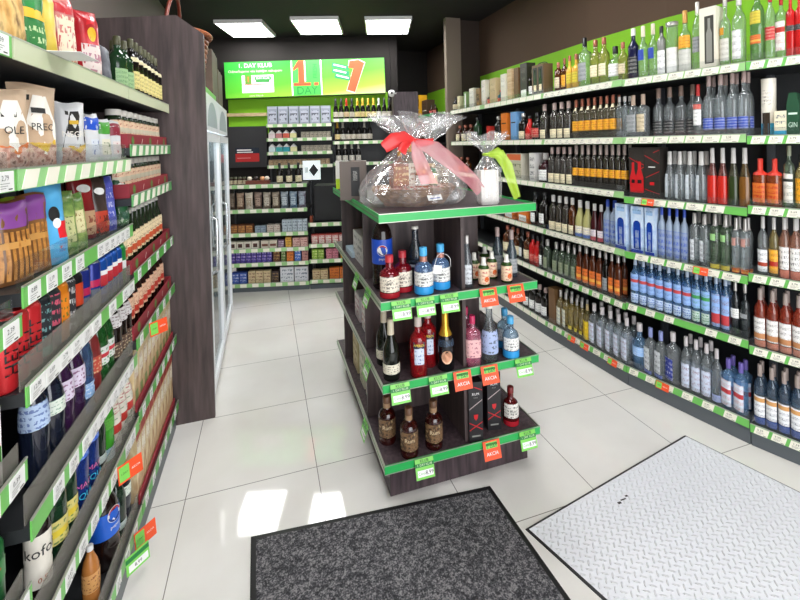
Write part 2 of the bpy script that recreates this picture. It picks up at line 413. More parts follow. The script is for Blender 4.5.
# ================================================================== SHELVING
GUARD_REFLECT = sheer('8f8b82', .42)  # grey mixed in to stand for reflections on the acrylic guards
random.seed(11)
PR = ['0,69', '0,89', '2,79', '0,39', '1,19', '1,49', '0,95', '2,39', '4,99', '8,49', '9,99', '12,90']
_tags = {}
def tag_mesh(price, w_, h_, card, shear=0):
    k = (price, w_, h_, card, shear)
    if k not in _tags:
        b = MB(); s = shear*h_/2
        v = [(-w_/2-s, y, -h_/2) for y in (0, -.0015)]+[(w_/2-s, y, -h_/2) for y in (0, -.0015)]+[(w_/2+s, y, h_/2) for y in (0, -.0015)]+[(-w_/2+s, y, h_/2) for y in (0, -.0015)]
        b.add(v, [(1, 3, 5, 7), (0, 6, 4, 2), (0, 2, 3, 1), (2, 4, 5, 3), (4, 6, 7, 5), (6, 0, 1, 7)], card)
        if price:
            b.text(price, h_*.36, INK, lambda x, y: (x-w_*.08, -.0022, y+h_*.16))
            for i, zz in enumerate((-.10, -.22, -.33)): b.box(-w_*.38, w_*(.2-.12*i), -.0022, -.0018, h_*zz-.0005, h_*zz+.0006, GREYINK)
            b.box(w_*.12, w_*.36, -.0022, -.0018, -h_*.42, -h_*.36, INK)
        _tags[k] = b.mesh('price_tag')
    return _tags[k]
def frame_T(P0, P1, z=0, root=Vector((0, 0, 0))):
    """x runs from P0 to P1, -y points to the aisle."""
    t = (Vector(P1)-Vector(P0)).normalized(); n = Vector((-t.y, t.x))
    m = Matrix(((t.x, n.x, 0, P0[0]-root.x), (t.y, n.y, 0, P0[1]-root.y), (0, 0, 1, z-root.z), (0, 0, 0, 1)))
    return m
def shelving(name, label, A, B, A2, B2, levels, style, group, ztop, guard=None, kick=.085, stripm=GREENP, hh=.042, span=None, closed=None):
    """One bay: A to B is the front edge, A2 to B2 the back edge. levels: shelf front heights. style(level) -> tags as (x0, x1)."""
    A, B, A2, B2 = (Vector(q[:2]) for q in (A, B, A2, B2))
    root = Vector((A.x, A.y, 0)); t = thing(name, label, 'shelving', root, 0, group)
    rr = lambda q: (q.x-root.x, q.y-root.y)
    L = (B-A).length; T = frame_T(A, B, 0, root); ang = math.atan2((B-A).y, (B-A).x)
    bp = MB(); e = .012
    A3 = A2+(A-A2).normalized()*.02; B3 = B2+(B-B2).normalized()*.02
    bp.prism([rr(A3), rr(B3), rr(B2), rr(A2)], .0, ztop, DARK); obj('back_panel', bp, t)
    for P0, P1, sg in ((A, A3, 1), (B, B3, -1)):
        d = (B-A).normalized()*sg; p1 = P1+(P0-P1).normalized()*.002
        u = MB(); q0 = p1+(P0-p1).normalized()*.045
        u.prism([rr(x) for x in ((q0, p1, p1+d*.014, q0+d*.014) if sg < 0 else (q0, q0+d*.014, p1+d*.014, p1))], 0, ztop, STEEL); obj('upright', u, t)
    if kick:
        kb = MB(); kb.box(.003, L-.003, .012, .03, 0, kick, KICK, T); obj('kick_plate', kb, t)
    for i, z in enumerate(levels):
        s = MB(); s.prism([rr(q) for q in (A, B, B3, A3)], z-.018, z+.012, DARK if i else P('shelf_top_grey', '3a3c3e', .35)); so = obj('shelf', s, t)
        st = MB(); st.box(.002, L-.002, -.004, 0, z-hh/2, z+hh/2, style(i, L)[1] or stripm, T)
        st.box(.002, L-.002, -.005, -.0005, z+hh/2, z+hh/2+.004, ALU, T); obj('price_strip', st, so)
        if guard and guard(i):
            g = MB(); g.box(.006, L-.006, .010, .0125, z+.0125, z+.0125+guard(i), GUARD_REFLECT if name == 'snack_shelving' and i < 4 else ACR, T); obj('clear_guard', g, so)
        for x0, x1, card, sh, txt in style(i, L)[0]:
            tm = tag_mesh(random.choice(PR) if txt else '', round(x1-x0, 3), hh*.92, card, sh)
            p = T @ Vector(((x0+x1)/2, -.0045, z)); obj('price_tag', tm, so, p, ang)
    return t
def cards(L, pitch, wd, card=CREAM, shear=.25, first=.02, skip=(), txt=True, x1=None):
    out = []; x = first; i = 0
    while x+wd < (x1 or L)-.005:
        if i not in skip: out.append((x, x+wd, card, shear, txt))
        x += pitch; i += 1
    return out
RL = [1.98, 1.605, 1.25, .87, .52, .11]         # shelf edges of the liquor wall, top first
RLD = [1.975, 1.595, 1.236, .885, .508, .098]   # the nearest bay stands a little differently
RLC = [1.975, 1.605, 1.222, .866, .53, .112]
def gd(i): return .05
rl = 'dark steel liquor wall bay '
BAYS = [(RP[0], RP[1], RB[0], RB[1], RL), (RP[1], RP[2], RB[1], RB[2], RL), (RP[2], RP[3], RB[2], RB[3], RL), (RP[3], RP[4], RB[3], RB[4], RLC), (RP[4], RP[5], RB[4], RB[5], RLD)]
def stA(i, L): return cards(L, .105, .095, txt=False), GREENP
def stB(i, L): return (cards(L, .075, .073, shear=.3) if i in (0, 1, 2, 3) else cards(L, .095, .062)), (GREENP if i in (0, 1, 2, 3) else GREENT)
def stC(i, L): return cards(L, (.088, .088, .10, .095, .11, .105)[i], (.080, .08, .088, .08, .055, .056)[i], first=.02 if i not in (3, 2) else .07, skip=(3,) if i in (4,) else ()), (GREENP if i < 2 else GREENT)
def stD(i, L): return cards(L, .068, .054, x1=.34), GREENT
for (A, B, A2, B2, lv), st, lb in zip(BAYS, (stA, stA, stB, stC, stD), ('beside the brown pillar, holding gift boxes and whisky', 'second from the brown pillar, holding rum and boxed gifts', 'in the middle, with orange labelled bottles on its second shelf',
                                        'with the black and red gift boxes and clear vodka', 'with the green gin box and white labelled bottles')):
    shelving('liquor_shelving', rl+lb, A, B, A2, B2, list(reversed(lv)), (lambda f: (lambda i, L: f(5-i, L)))(st), 'liquor wall bays', 2.02, gd)
# short run beyond the pillar
shelving('liquor_shelving', 'short dark bay beyond the pillar carrying yellow and brown boxes', (2.17, 6.6), (2.17, 5.32), (2.61, 6.6), (2.61, 5.32), [.11, .52, .87, 1.25, 1.605, 2.0], lambda i, L: ([], GREENI), 'liquor wall bays', 2.04)

XL = -.525
LB = [(.33, 1.145), (1.15, 1.975), (1.98, 2.74)]
LLEV = [[.10, .36, .64, .92, 1.24, 1.56, 1.85], [.135, .503, .77, 1.073, 1.296, 1.56, 1.85], [.135, .52, .82, 1.095, 1.41, 1.617, 1.85]]
def l0(i, L): return cards(L, .09, .058, WHITE, 0), GREENT
def l1(i, L):
    if i == 5: return cards(L, .105, .062, CREAM, .5, txt=False), P('soft_green', '9bd58c', .4)
    if i == 4: return cards(L, .085, .055, WHITE, 0, x1=.42)+cards(L, .056, .054, WHITE, 0, first=.44), GREENT
    if i == 3: return cards(L, .073, .070, WHITE, 0, first=.012, skip=(6, 8)), GREENT
    if i == 2: return cards(L, .09, .058, WHITE, 0, first=.10, x1=.27)+cards(L, .062, .06, WHITE, 0, first=.275), GREENT
    if i == 1: return cards(L, .085, .058, WHITE, 0, first=.06, x1=.62)+cards(L, .062, .06, WHITE, 0, first=.64), GREENT
    if i == 0: return cards(L, .10, .05, WHITE, 0, first=.1), GREENT
    return [], P('worn_strip', 'c9cfae', .5)
def l2(i, L):
    if i == 6: return [], P('worn_strip', 'c9cfae', .5)
    if i in (4, 5): return cards(L, .10, .05, CREAM, .4, txt=False), P('soft_green_dark', '5fa862', .4)
    return cards(L, (.12, .12, .14, .16)[i], .045, WHITE, 0, first=.04), P('tag_green', '4ea83f', .4)
for (y0, y1), lv, st, lb, g in zip(LB, LLEV, (l0, l1, l2), ('nearest the entrance, at the edge of the view', 'holding crisps, energy drinks and soft drinks', 'beside the wood panel, holding rows of sauce bottles'), (.05, .07, .0)):
    shelving('snack_shelving', 'dark steel gondola bay '+lb, (XL, y0), (XL, y1), (-.965, y0), (-.965, y1), lv, st, 'snack gondola bays', 1.9, (lambda i, g=g: g if i < 6 else 0), kick=.09, hh=.047)

# ================================================================== THE LIQUOR WALL'S GOODS
CLR = glass('dfe6e8', .22, .04, 'f3f7f8'); GRN = glass('9db09a', .3, .05, 'c8dac4'); YEL = glass('d9c98c', .3, .05, 'ece0b0'); FRO = P('frosted_glass', '93a3b8', .35); DRK = P('dark_glass', '14120f', .12)
AMB = glass('8a4a1c', .55, .05, 'a8622c'); REDG = glass('b01e24', .6, .05, 'd0383a'); PNK = glass('e58f9e', .4, .05, 'f3b6c0'); BLU = glass('8fc0ea', .38, .05, 'bfe0fa'); NAVY = P('navy_glass', '15183a', .15); GRND = P('green_glass', '1d3a22', .12)
ORL = glass('c2541c', .6, .05, 'd8763a'); ROSE = glass('c4553c', .6, .05, 'd87a60'); BRN = P('brown_glass', '3a1c10', .12)
SILV = P('silver_cap', 'b8b4b0', .3, .5); PCAP = P('pink_grey_cap', 'b09a94', .4); COPC = P('copper_cap', '9c5b46', .35, .3)
ccr = printed('efe3bf', '6a5a3a'); cwh = printed('f1f1ee', '444b55'); cye = printed('e9a424', '7a4a10', sc=16); cor = printed('e0702a', '3a1a08', 'f0b04a', (.25, .45)); cbl = printed('2846a8', 'dfe6f5'); crd = printed('c02a2a', 'f0d9c0')
cgr = printed('9a9ea0', '2d2d30'); cnv = printed('f0f2f4', '3f4a78', '2c3a78', (.0, .16)); cfl = printed('eef0f2', '51565c', 'b5442c', (.25, .42)); cpk = printed('e9d3cf', '8a5a66'); clb = printed('8fb4e6', '3a5cae', 'c8454a', (.5, .68)); clg = printed('8fb4e6', '2f8a4a', '3f9a52', (.5, .68)); clr2 = printed('8fb4e6', '8a2a3a', 'c23a42', (.1, .4))
cfr = printed('8797b8', '2a4fb4', sc=9, thr=.5); cfb = printed('d7e2f2', '3a5cae', '3a62b8', (.0, .2)); cpp = printed('cfd8ea', '8a5468', sc=12); cvt = printed('d4d8dc', '2b2f48', sc=10); corn = printed('d8c9a8', '5a3a20', sc=12)
cbw = printed('202024', 'c9c9c4'); cwr = printed('f4efe8', 'b03a30', 'c0392f', (.62, .8)); cyr = printed('efb032', 'a02818', 'b52a1c', (.3, .5)); cgy = printed('d7c23a', '6a6a1c')
W_ = SH
K = {}
def kind(key, name, desc, *a, cat='bottle', rows=1, **k): K[key] = dict(name=name, desc=desc, a=a, k=k, cat=cat, rows=rows, box=False, m=None)
def bkind(key, name, desc, wd, dp, ht, mat, decals=(), cat='box', extra=None): K[key] = dict(name=name, desc=desc, a=(wd, dp, ht, mat, decals, extra), k={}, cat=cat, rows=1, box=True, m=None)
def meshes(key):
    d = K[key]
    if d['m'] is None:
        d['m'] = box_meshes(d['name'], *d['a']) if d['box'] else bottle_meshes(d['name'], *d['a'][:1], d['a'][1], d['a'][2], *d['a'][3:], **d['k'])
    return d['m']
# key, name, description, shape, height, radius, glass
kind('cw', 'whisky_bottle', 'small dark bottle with cream labels', 'wine', .17, .032, DRK, BLACK, .86, [(.15, .5, ccr, 3)])
kind('rum_s', 'rum_bottle', 'small brown bottle before the boxes', 'dome', .13, .034, BRN, BLACK, .86, [(.1, .45, crd)])
kind('teal_s', 'gin_bottle', 'small teal and red bottle', 'dome', .13, .036, C('2f6d74', .15), RED, .86, [(.1, .4, crd)])
kind('drk_w', 'whisky_bottle', 'dark bottle with white label', 'vodka', .24, .034, DRK, BLACK, .86, [(.12, .4, cwh)])
kind('woodb', 'cognac_bottle', 'wood coloured bottle with brown cap', 'tall', .24, .032, AMB, COPC, .84, [(.15, .5, corn)])
kind('amb_t', 'brandy_bottle', 'amber bottle with gold label', 'vodka', .26, .033, AMB, COPC, .84, [(.15, .5, cye)])
kind('yel_l', 'liqueur_bottle', 'yellow cream liqueur bottle', 'dome', .27, .035, P('egg_liqueur', 'dcae3e', .25), COPC, .84, [(.2, .5, cgy)])
kind('clr_bc', 'gin_bottle', 'clear square bottle with tall black cap', 'flask', .37, .036, CLR, BLACK, .82, [(.15, .5, cgr)], n=5)
kind('clr_y', 'rum_bottle', 'pale yellow clear bottle with brown cap', 'wine', .33, .034, YEL, COPC, .86, [(.2, .45, ccr)])
kind('wh_l', 'gin_bottle', 'squat clear bottle with big white label', 'dome', .25, .042, CLR, BLACK, .8, [(.18, .52, cwh, 1.5)])
kind('brn_s', 'liqueur_bottle', 'slim brown bottle with gold top', 'wine', .26, .028, YEL, COPC, .84, [(.2, .45, corn)])
kind('navy', 'vodka_bottle', 'dark navy bottle with white cap', 'wine', .34, .042, NAVY, P('white_cap', 'dedbd6', .4), .86, [(.15, .45, cbw)])
kind('medal', 'vodka_bottle', 'clear bottle with round blue medallion', 'dome', .34, .040, CLR, P('ivory_cap', 'e2d6c0', .4), .8, [(.36, .56, printed('2440a0', '4a68c8'), .9)])
kind('silv', 'vodka_bottle', 'slim silver bottle with white label', 'tall', .31, .034, P('silver_bottle', '8d8f8a', .25, .5), BLACK, .86, [(.02, .52, cwh)])
kind('cyl', 'vodka_bottle', 'clear cylinder bottle with frosted lower half', 'tin', .32, .040, CLR, SILV, .93, [(.02, .52, printed('e6e6e2', 'c2c4c2'), 3)])
kind('amb_l', 'vodka_bottle', 'clear bottle with amber label and gold cap', 'dome', .37, .040, CLR, P('amber_cap', 'c59250', .35, .3), .8, [(.40, .60, cye, 1.5), (.05, .38, printed('cfcfc6', 'a8a8a0'), 1.6)])
kind('slv2', 'vodka_bottle', 'clear bottle with grey label and silver cap', 'vodka', .40, .038, CLR, P('bright_cap', 'd9d4cc', .3, .4), .82, [(.28, .5, cgr, 1.5)])
kind('clr_big', 'vodka_bottle', 'big clear bottle with gold seal', 'dome', .40, .040, CLR, SILV, .84, [(.45, .55, cye, .5), (.1, .4, printed('d4d2c8', '9a978a'))])
kind('clr_ws', 'gin_bottle', 'clear bottle with tall white strip label', 'vodka', .385, .038, CLR, P('grey_cap', 'c8c6c2', .4), .84, [(.1, .5, cwh, .8)])
kind('grn_r', 'vodka_bottle', 'greenish clear bottle with red cap', 'vodka', .41, .040, GRN, P('dark_red_cap', '7a1a1a', .4), .86, [(.50, .66, cgy, 1), (.25, .36, cor, 1)])
kind('clr_rl', 'vodka_bottle', 'clear bottle with red label', 'vodka', .37, .036, CLR, P('red_cap', 'b02020', .4), .82, [(.30, .48, crd, 1.4)])
kind('clr_bf', 'gin_bottle', 'clear square bottle with white and red label', 'flask', .34, .042, CLR, P('red_cap', 'b02020', .4), .82, [(.15, .58, cwr, 1.2)], n=5)
kind('redb', 'liqueur_bottle', 'all red bottle with dark band', 'flask', .335, .038, P('red_glass', 'c01f1f', .15), P('red_cap2', 'c8281e', .35), .82, [(.42, .5, cbw, 3)], n=4)
# second shelf
kind('crm3', 'brandy_bottle', 'small dark bottle with wide cream label', 'dome', .2, .038, BRN, COPC, .84, [(.08, .5, ccr)])
kind('grnb', 'wine_bottle', 'dark green bottle', 'wine', .27, .036, GRND, BLACK, .86, [(.2, .4, cgr)])
kind('drk_c', 'whisky_bottle', 'dark bottle with cream lower label', 'wine', .25, .034, DRK, SILV, .86, [(.08, .35, ccr)])
kind('redt', 'liqueur_bottle', 'bright red tapering bottle', 'slope', .22, .032, P('red_glass', 'c01f1f', .15), BLACK, .88, [(.1, .3, crd)])
kind('drk_r', 'whisky_bottle', 'dark bottle with red label', 'dome', .24, .040, DRK, BLACK, .84, [(.12, .45, crd)])
kind('clr_c', 'herbal_liqueur_bottle', 'smoky clear bottle with round cream label', 'wine', .30, .031, glass('8a847c', .4, .05, '9a948c'), PCAP, .82, [(.06, .30, ccr, 1.3)], rows=2)
kind('yl', 'rum_bottle', 'clear bottle with orange yellow label', 'vodka', .30, .032, glass('a39a80', .34, .05, 'c9c0a4'), COPC, .82, [(.22, .46, cye, 3), (.72, .8, ccr, 1.2)], rows=2)
kind('clr_pl', 'vodka_bottle', 'plain clear tall bottle', 'tall', .28, .030, CLR, SILV, .88, rows=2)
kind('gry_l', 'tequila_bottle', 'square clear bottle with grey label', 'flask', .28, .034, CLR, P('wood_cap', 'b09a86', .5), .76, [(.15, .55, cgr, 1)], n=5)
kind('amb_q', 'tequila_bottle', 'square clear bottle with amber label', 'flask', .28, .034, CLR, P('wood_cap', 'b09a86', .5), .76, [(.15, .55, corn, 1)], n=5)
kind('step', 'vodka_bottle', 'clear bottle with dark banded label', 'dome', .31, .040, CLR, P('brown_cap', '8a7468', .4), .8, [(.10, .34, cbw, 1.2)])
kind('redc', 'vodka_bottle', 'clear bottle with red cap and white label', 'vodka', .30, .032, CLR, P('red_cap', 'b02020', .4), .78, [(.22, .52, cwh, 1.3), (.53, .62, crd, 1.3)])
kind('blul', 'vodka_bottle', 'clear bottle with blue lower label', 'dome', .345, .038, CLR, PCAP, .82, [(.12, .30, cbl, 1.4)], rows=2)
kind('tinb', 'vodka_bottle', 'clear bottle in front of the cream canister', 'vodka', .2, .03, DRK, BLACK, .84, [(.25, .45, cwh)])
# third shelf
kind('smb', 'liqueur_bottle', 'small amber bottle with orange label', 'dome', .18, .034, AMB, COPC, .84, [(.1, .45, cor)])
kind('rnd', 'wine_bottle', 'round dark red bottle with white label', 'dome', .25, .046, P('wine_glass', '2e1016', .12), P('grey_cap', 'c8c6c2', .4), .78, [(.1, .45, cwh, 1.2)])
kind('yl2', 'rum_bottle', 'dark clear bottle with orange yellow label', 'wine', .315, .032, glass('5f564a', .45, .05, '80766a'), P('grey_pink_cap', 'a89890', .4), .78, [(.28, .46, cye, 3)], rows=2)
kind('clr_s', 'vodka_bottle', 'clear bottle with silver side stripe', 'slope', .30, .036, CLR, P('grey_cap', 'c8c6c2', .4), .74, [(.08, .55, printed('c4ccd4', 'eceff2'), .4)], rows=2)
kind('rd_f', 'liqueur_bottle', 'clear bottle half filled with red liqueur', 'slope', .32, .038, glass('c8847c', .35, .05, 'd8a8a0'), P('grey_cap', 'c8c6c2', .4), .74, [(.04, .52, P('red_drink', 'c4281e', .2), 1.5)])
kind('gr_f', 'liqueur_bottle', 'clear bottle holding dark green liqueur', 'slope', .32, .038, glass('8a8a70', .35, .05, 'b0b498'), P('grey_cap', 'c8c6c2', .4), .74, [(.04, .52, P('green_drink', '2c3a1a', .2), 1.5)])
kind('am_f', 'liqueur_bottle', 'clear bottle holding amber liqueur', 'slope', .32, .038, glass('a08a60', .35, .05, 'c4b088'), P('grey_cap', 'c8c6c2', .4), .74, [(.04, .52, P('amber_drink', '7a5020', .2), 1.5)])
kind('berry', 'liqueur_bottle', 'orange flask with red cap and berries', 'flask', .25, .046, glass('c8602a', .6, .05, 'd88a58'), P('bright_red_cap', 'd83a2a', .4), .66, [(.1, .5, printed('d8742a', 'c02018', sc=7, thr=.48), 1)], n=4)
kind('neck', 'liqueur_bottle', 'dark bottle with tall grey neck', 'wine', .33, .028, DRK, P('grey_pink_cap', 'a89890', .4), .72)
kind('wht_g', 'whisky_bottle', 'greenish bottle with large white label', 'flask', .315, .044, GRN, P('olive_cap', '8a9078', .45), .84, [(.1, .56, printed('e8e4d8', '23402c', '222a24', (.72, .82)), 1.1)])
kind('ora_b', 'liqueur_bottle', 'bottle with orange label beside the white one', 'vodka', .28, .042, YEL, BLACK, .84, [(.12, .55, cye, 1.3)])
# fourth shelf
kind('drk_b', 'rum_bottle', 'dark bottle with torn white label', 'wine', .30, .040, DRK, BLACK, .86, [(.15, .42, cwh, .9)])
kind('smo', 'herbal_liqueur_bottle', 'smoky bottle with round cream lower label', 'wine', .29, .032, glass('6f675c', .45, .05, '8a8278'), P('grey_cap', 'c8c6c2', .4), .82, [(.05, .28, ccr, 1.3)])
kind('smoo', 'herbal_liqueur_bottle', 'orange bottle with cream lower label', 'wine', .29, .032, AMB, P('grey_cap', 'c8c6c2', .4), .82, [(.05, .28, ccr, 1.3)])
kind('pyg', 'wine_bottle', 'pale yellow green tapering bottle', 'slope', .28, .040, P('pale_wine', 'a8a46a', .2), P('grey_cap', 'c8c6c2', .4), .80, [(.04, .32, printed('ece4cc', '4a62b0', '5a7ac0', (.0, .3)), 1.4)])
kind('drw', 'wine_bottle', 'dark red tapering bottle with pale label', 'slope', .27, .038, P('red_wine', '3c1418', .15), P('grey_cap', 'c8c6c2', .4), .82, [(.04, .32, printed('e8dcdc', '5a6ab0', 'c04858', (.0, .35)), 1.4)])
kind('fros', 'vodka_bottle', 'frosted grey blue bottle with blue cap', 'vodka', .315, .038, FRO, P('blue_cap', '2f4fb8', .4), .84, [(.06, .56, cfr, 1.5)])
kind('slvc', 'vodka_bottle', 'clear dark bottle with silver cap', 'tall', .30, .034, CLR, SILV, .80, [(.1, .5, cvt, .5)], rows=2)
kind('grc', 'vodka_bottle', 'greenish clear bottle with silver cap', 'tall', .31, .034, GRN, SILV, .78, [(.02, .10, cgy, 1.4), (.52, .64, GREENP, .6)], rows=2)
kind('pkc', 'vodka_bottle', 'clear bottle with pink seal and silver cap', 'tall', .30, .034, CLR, SILV, .78, [(.02, .10, cor, 1.4), (.5, .64, C('c8948a'), .6)], rows=2)
kind('rl', 'liqueur_bottle', 'clear bottle with white and red label', 'vodka', .30, .040, CLR, P('grey_cap', 'c8c6c2', .4), .80, [(.06, .44, cfl, 1.4)])
kind('yrl', 'liqueur_bottle', 'clear bottle with yellow and red label', 'vodka', .30, .040, YEL, P('grey_cap', 'c8c6c2', .4), .80, [(.06, .46, cyr, 1.4)])
kind('wpb', 'liqueur_bottle', 'bottle with white label and pink base', 'vodka', .305, .040, glass('d8a890', .4, .05, 'e8c8b4'), P('grey_cap', 'c8c6c2', .4), .80, [(.15, .52, printed('f0eeea', '3a3a3e', sc=10), 1.4), (.01, .14, C('d8806a', .2), 1.5)], rows=2)
# fifth shelf
kind('f_am', 'brandy_bottle', 'amber bottle with cream label', 'wine', .27, .036, AMB, COPC, .84, [(.12, .42, ccr)], rows=2)
kind('f_rd', 'bitter_bottle', 'red bottle with dark cap', 'wine', .26, .036, P('red_glass', 'c01f1f', .15), BLACK, .84, [(.12, .36, crd)])
kind('f_dk', 'bitter_bottle', 'dark bottle with pale round label', 'wine', .29, .036, DRK, BLACK, .84, [(.12, .4, cwh, 1)])
kind('f_gc', 'herbal_liqueur_bottle', 'greenish clear bottle with silver neck', 'vodka', .26, .032, GRN, SILV, .8, [(.1, .45, printed('8a9478', '4a5a40'), 1.1)], rows=2)
kind('f_or', 'brandy_bottle', 'dark amber bottle with orange label', 'vodka', .29, .032, P('deep_amber', '4a2210', .12), SILV, .84, [(.1, .46, cor, 1.3)], rows=2)
kind('f_db', 'brandy_bottle', 'dark bottle with blue grey label', 'wine', .29, .032, DRK, SILV, .84, [(.1, .4, cgr)])
kind('lb', 'vodka_bottle', 'clear bottle with blue label and red band', 'vodka', .30, .034, BLU, P('clear_cap', 'aebfd4', .3), .84, [(.30, .66, clb, 1.5), (.04, .24, printed('c8dcf2', '2f5cc0', sc=6, thr=.5), 1.4)], rows=2)
kind('lg', 'vodka_bottle', 'clear bottle with blue label and green band', 'vodka', .30, .034, BLU, P('clear_cap', 'aebfd4', .3), .84, [(.30, .66, clg, 1.5), (.04, .24, printed('c8dcd2', '2f8a4a', sc=6, thr=.5), 1.4)], rows=2)
kind('lr', 'vodka_bottle', 'clear bottle with blue label and red lower patch', 'vodka', .30, .034, BLU, P('clear_cap', 'aebfd4', .3), .84, [(.06, .66, clr2, 1.5)], rows=2)
kind('dwb', 'vodka_bottle', 'dark clear bottle with white band', 'vodka', .29, .036, glass('3a4248', .5, .05, '566068'), SILV, .82, [(.32, .5, cwh, 1.5)])
kind('cdk', 'vodka_bottle', 'plain dark clear bottle', 'dome', .29, .038, glass('5a6468', .4, .05, '788288'), SILV, .82, [(.36, .44, cgr, 1)])
kind('orw', 'liqueur_bottle', 'orange red bottle with white label', 'vodka', .30, .042, ROSE, P('grey_pink_cap', 'a89890', .4), .80, [(.12, .50, printed('f2f0ec', '2c2c30', 'c88a5a', (.06, .3)), 1.4), (.0, .11, C('d88a70', .2), 1.5)], rows=2)
# bottom shelf
kind('b_dk', 'wine_bottle', 'dark bottle with white label', 'wine', .25, .036, DRK, PCAP, .84, [(.1, .4, cwh)])
kind('b_cl', 'vodka_bottle', 'clear flat bottle with pale label', 'flask', .29, .032, YEL, SILV, .82, [(.08, .55, printed('d4d4c0', '5a6a8a', sc=9), .9)], n=4, rows=2)
kind('b_yc', 'vodka_bottle', 'pale yellow clear bottle', 'vodka', .28, .034, YEL, SILV, .82, [(.1, .2, cgy, 1)], rows=2)
kind('b_yl', 'liqueur_bottle', 'bottle with bright yellow label', 'flask', .27, .034, YEL, P('gold_cap', 'b8a070', .4), .84, [(.06, .56, printed('e2c01a', '9a7a10'), 1.4)], n=4)
kind('b_pp', 'vodka_bottle', 'clear square bottle with purple print', 'flask', .30, .036, CLR, P('pale_cap', 'cfc8c8', .4), .82, [(.08, .56, cpp, .9)], n=4, rows=2)
kind('b_bd', 'vodka_bottle', 'domed clear bottle with light blue label', 'dome', .29, .046, BLU, P('pale_cap', 'cfc8c8', .4), .82, [(.30, .50, printed('8fb8ea', 'e6eef8'), 1.5)])
kind('b_wv', 'vodka_bottle', 'clear square bottle with upright white lettering', 'flask', .29, .036, CLR, P('blue_white_cap', '8a94c8', .4), .80, [(.10, .58, cvt, .7), (.02, .09, cbl, 1)], n=4)
kind('b_bm', 'vodka_bottle', 'square clear bottle with blue medal print', 'flask', .31, .040, CLR, P('pale_cap', 'cfc8c8', .4), .82, [(.08, .5, printed('2c3a9a', 'dfe4f4', sc=8), .8)], n=4)
kind('b_pk', 'vodka_bottle', 'clear bottle with pink and grey print', 'vodka', .31, .040, CLR, P('pale_cap', 'cfc8c8', .4), .82, [(.05, .5, cpp, 1.4)], rows=2)
kind('b_sm', 'vodka_bottle', 'clear bottle with pale purple foot label', 'vodka', .30, .036, CLR, P('pale_cap', 'cfc8c8', .4), .82, [(.03, .16, printed('a8b4dc', '4a4a8a'), 1.4)])
kind('b_rb', 'vodka_bottle', 'clear bottle with blue white and red label', 'flask', .27, .038, BLU, P('violet_cap', '6a5aa8', .4), .80, [(.06, .58, printed('dfe4f0', 'c85a4a', 'c23a42', (.48, .66)), 1.1)], n=4, rows=2)
kind('b_nw', 'vodka_bottle', 'clear bottle with white label and navy foot', 'vodka', .31, .040, glass('7f98b0', .3, .05, 'a8c0d4'), P('grey_pink_cap', 'a89890', .4), .80, [(.13, .48, printed('f2f3f4', '2c3458', 'd8a060', (.72, .92)), 1.4), (.01, .12, printed('2c4a98', '5a7ac8'), 1.5)], rows=2)

CRB = P('cream_box', 'dcd3ae', .5); 
bkind('x_cr', 'gift_box', 'tall cream gift box', .06, .08, .17, CRB, [(.15, .85, .4, .8, printed('e6dcb8', '7a6a44'))])
bkind('x_gw', 'gift_box', 'green and white gift box', .06, .08, .20, P('green_box', '7c9a62', .5), [(.4, .95, .1, .9, WHITE)])
bkind('x_wh', 'gift_box', 'wide white gift box', .10, .09, .22, P('white_box', 'd9d6c8', .5), [(.1, .9, .5, .9, printed('e4e2d8', '6a665a'))])
bkind('x_bs', 'gift_box', 'brown gift box with dark label', .07, .08, .2, P('brown_box', '8c6f4c', .5), [(.1, .9, .3, .7, printed('4c3422', 'c8b080'))])
bkind('x_wt', 'gift_box', 'tall white gift box', .08, .08, .27, P('white_box2', 'e6e2d2', .5), [(.1, .9, .55, .85, printed('efece0', '8a8474'))])
bkind('x_cb', 'gift_box', 'broad beige gift box', .12, .09, .26, P('beige_box', 'c4ad84', .5), [(.1, .9, .5, .8, printed('cdb890', '6a4a30'))])
bkind('x_lb', 'gift_box', 'light brown wooden gift box', .07, .08, .30, WOODL)
bkind('x_db', 'gift_box', 'dark brown wooden gift box', .07, .08, .29, P('dark_brown_box', '6a4c2c', .5))
bkind('x_bl', 'gift_box', 'black gift box with white foot label', .10, .09, .31, P('black_box', '2c2824', .4), [(.1, .9, .05, .25, cwh), (.2, .8, .5, .9, printed('34302c', '77706a'))])
bkind('x_rd', 'gift_box', 'bright red gift box', .08, .08, .16, P('red_box', 'b8281e', .45), [(.2, .8, .3, .6, crd)])
bkind('x_or', 'gift_box', 'orange gift box', .10, .09, .27, P('orange_box', 'd8741e', .45), [(.1, .9, .62, .66, BLACK)])
bkind('x_bu', 'gift_box', 'light blue gift box', .09, .09, .27, P('blue_box', '6f9fcf', .45), [(.1, .9, .62, .66, BLACK)])
bkind('x_jar', 'gift_box', 'large white gift box with orange lid print', .25, .10, .24, P('white_orange_box', 'c9c4b2', .45), [(.05, .95, .75, .98, P('orange_print', 'd0683a', .5)), (.05, .95, .1, .72, printed('bdbba0', '4a5a3a', sc=8, thr=.5))])
bkind('x_wb', 'gift_box', 'slim white gift box with grey print', .08, .09, .25, P('white_box3', 'd8d6d2', .45), [(.1, .9, .1, .9, printed('d8d6d2', '5a5a60', sc=10, thr=.5))])
bkind('x_op', 'gift_box', 'orange and white low packet', .14, .08, .14, P('orange_packet', 'd8762a', .45), [(.1, .9, .1, .5, cwh)])
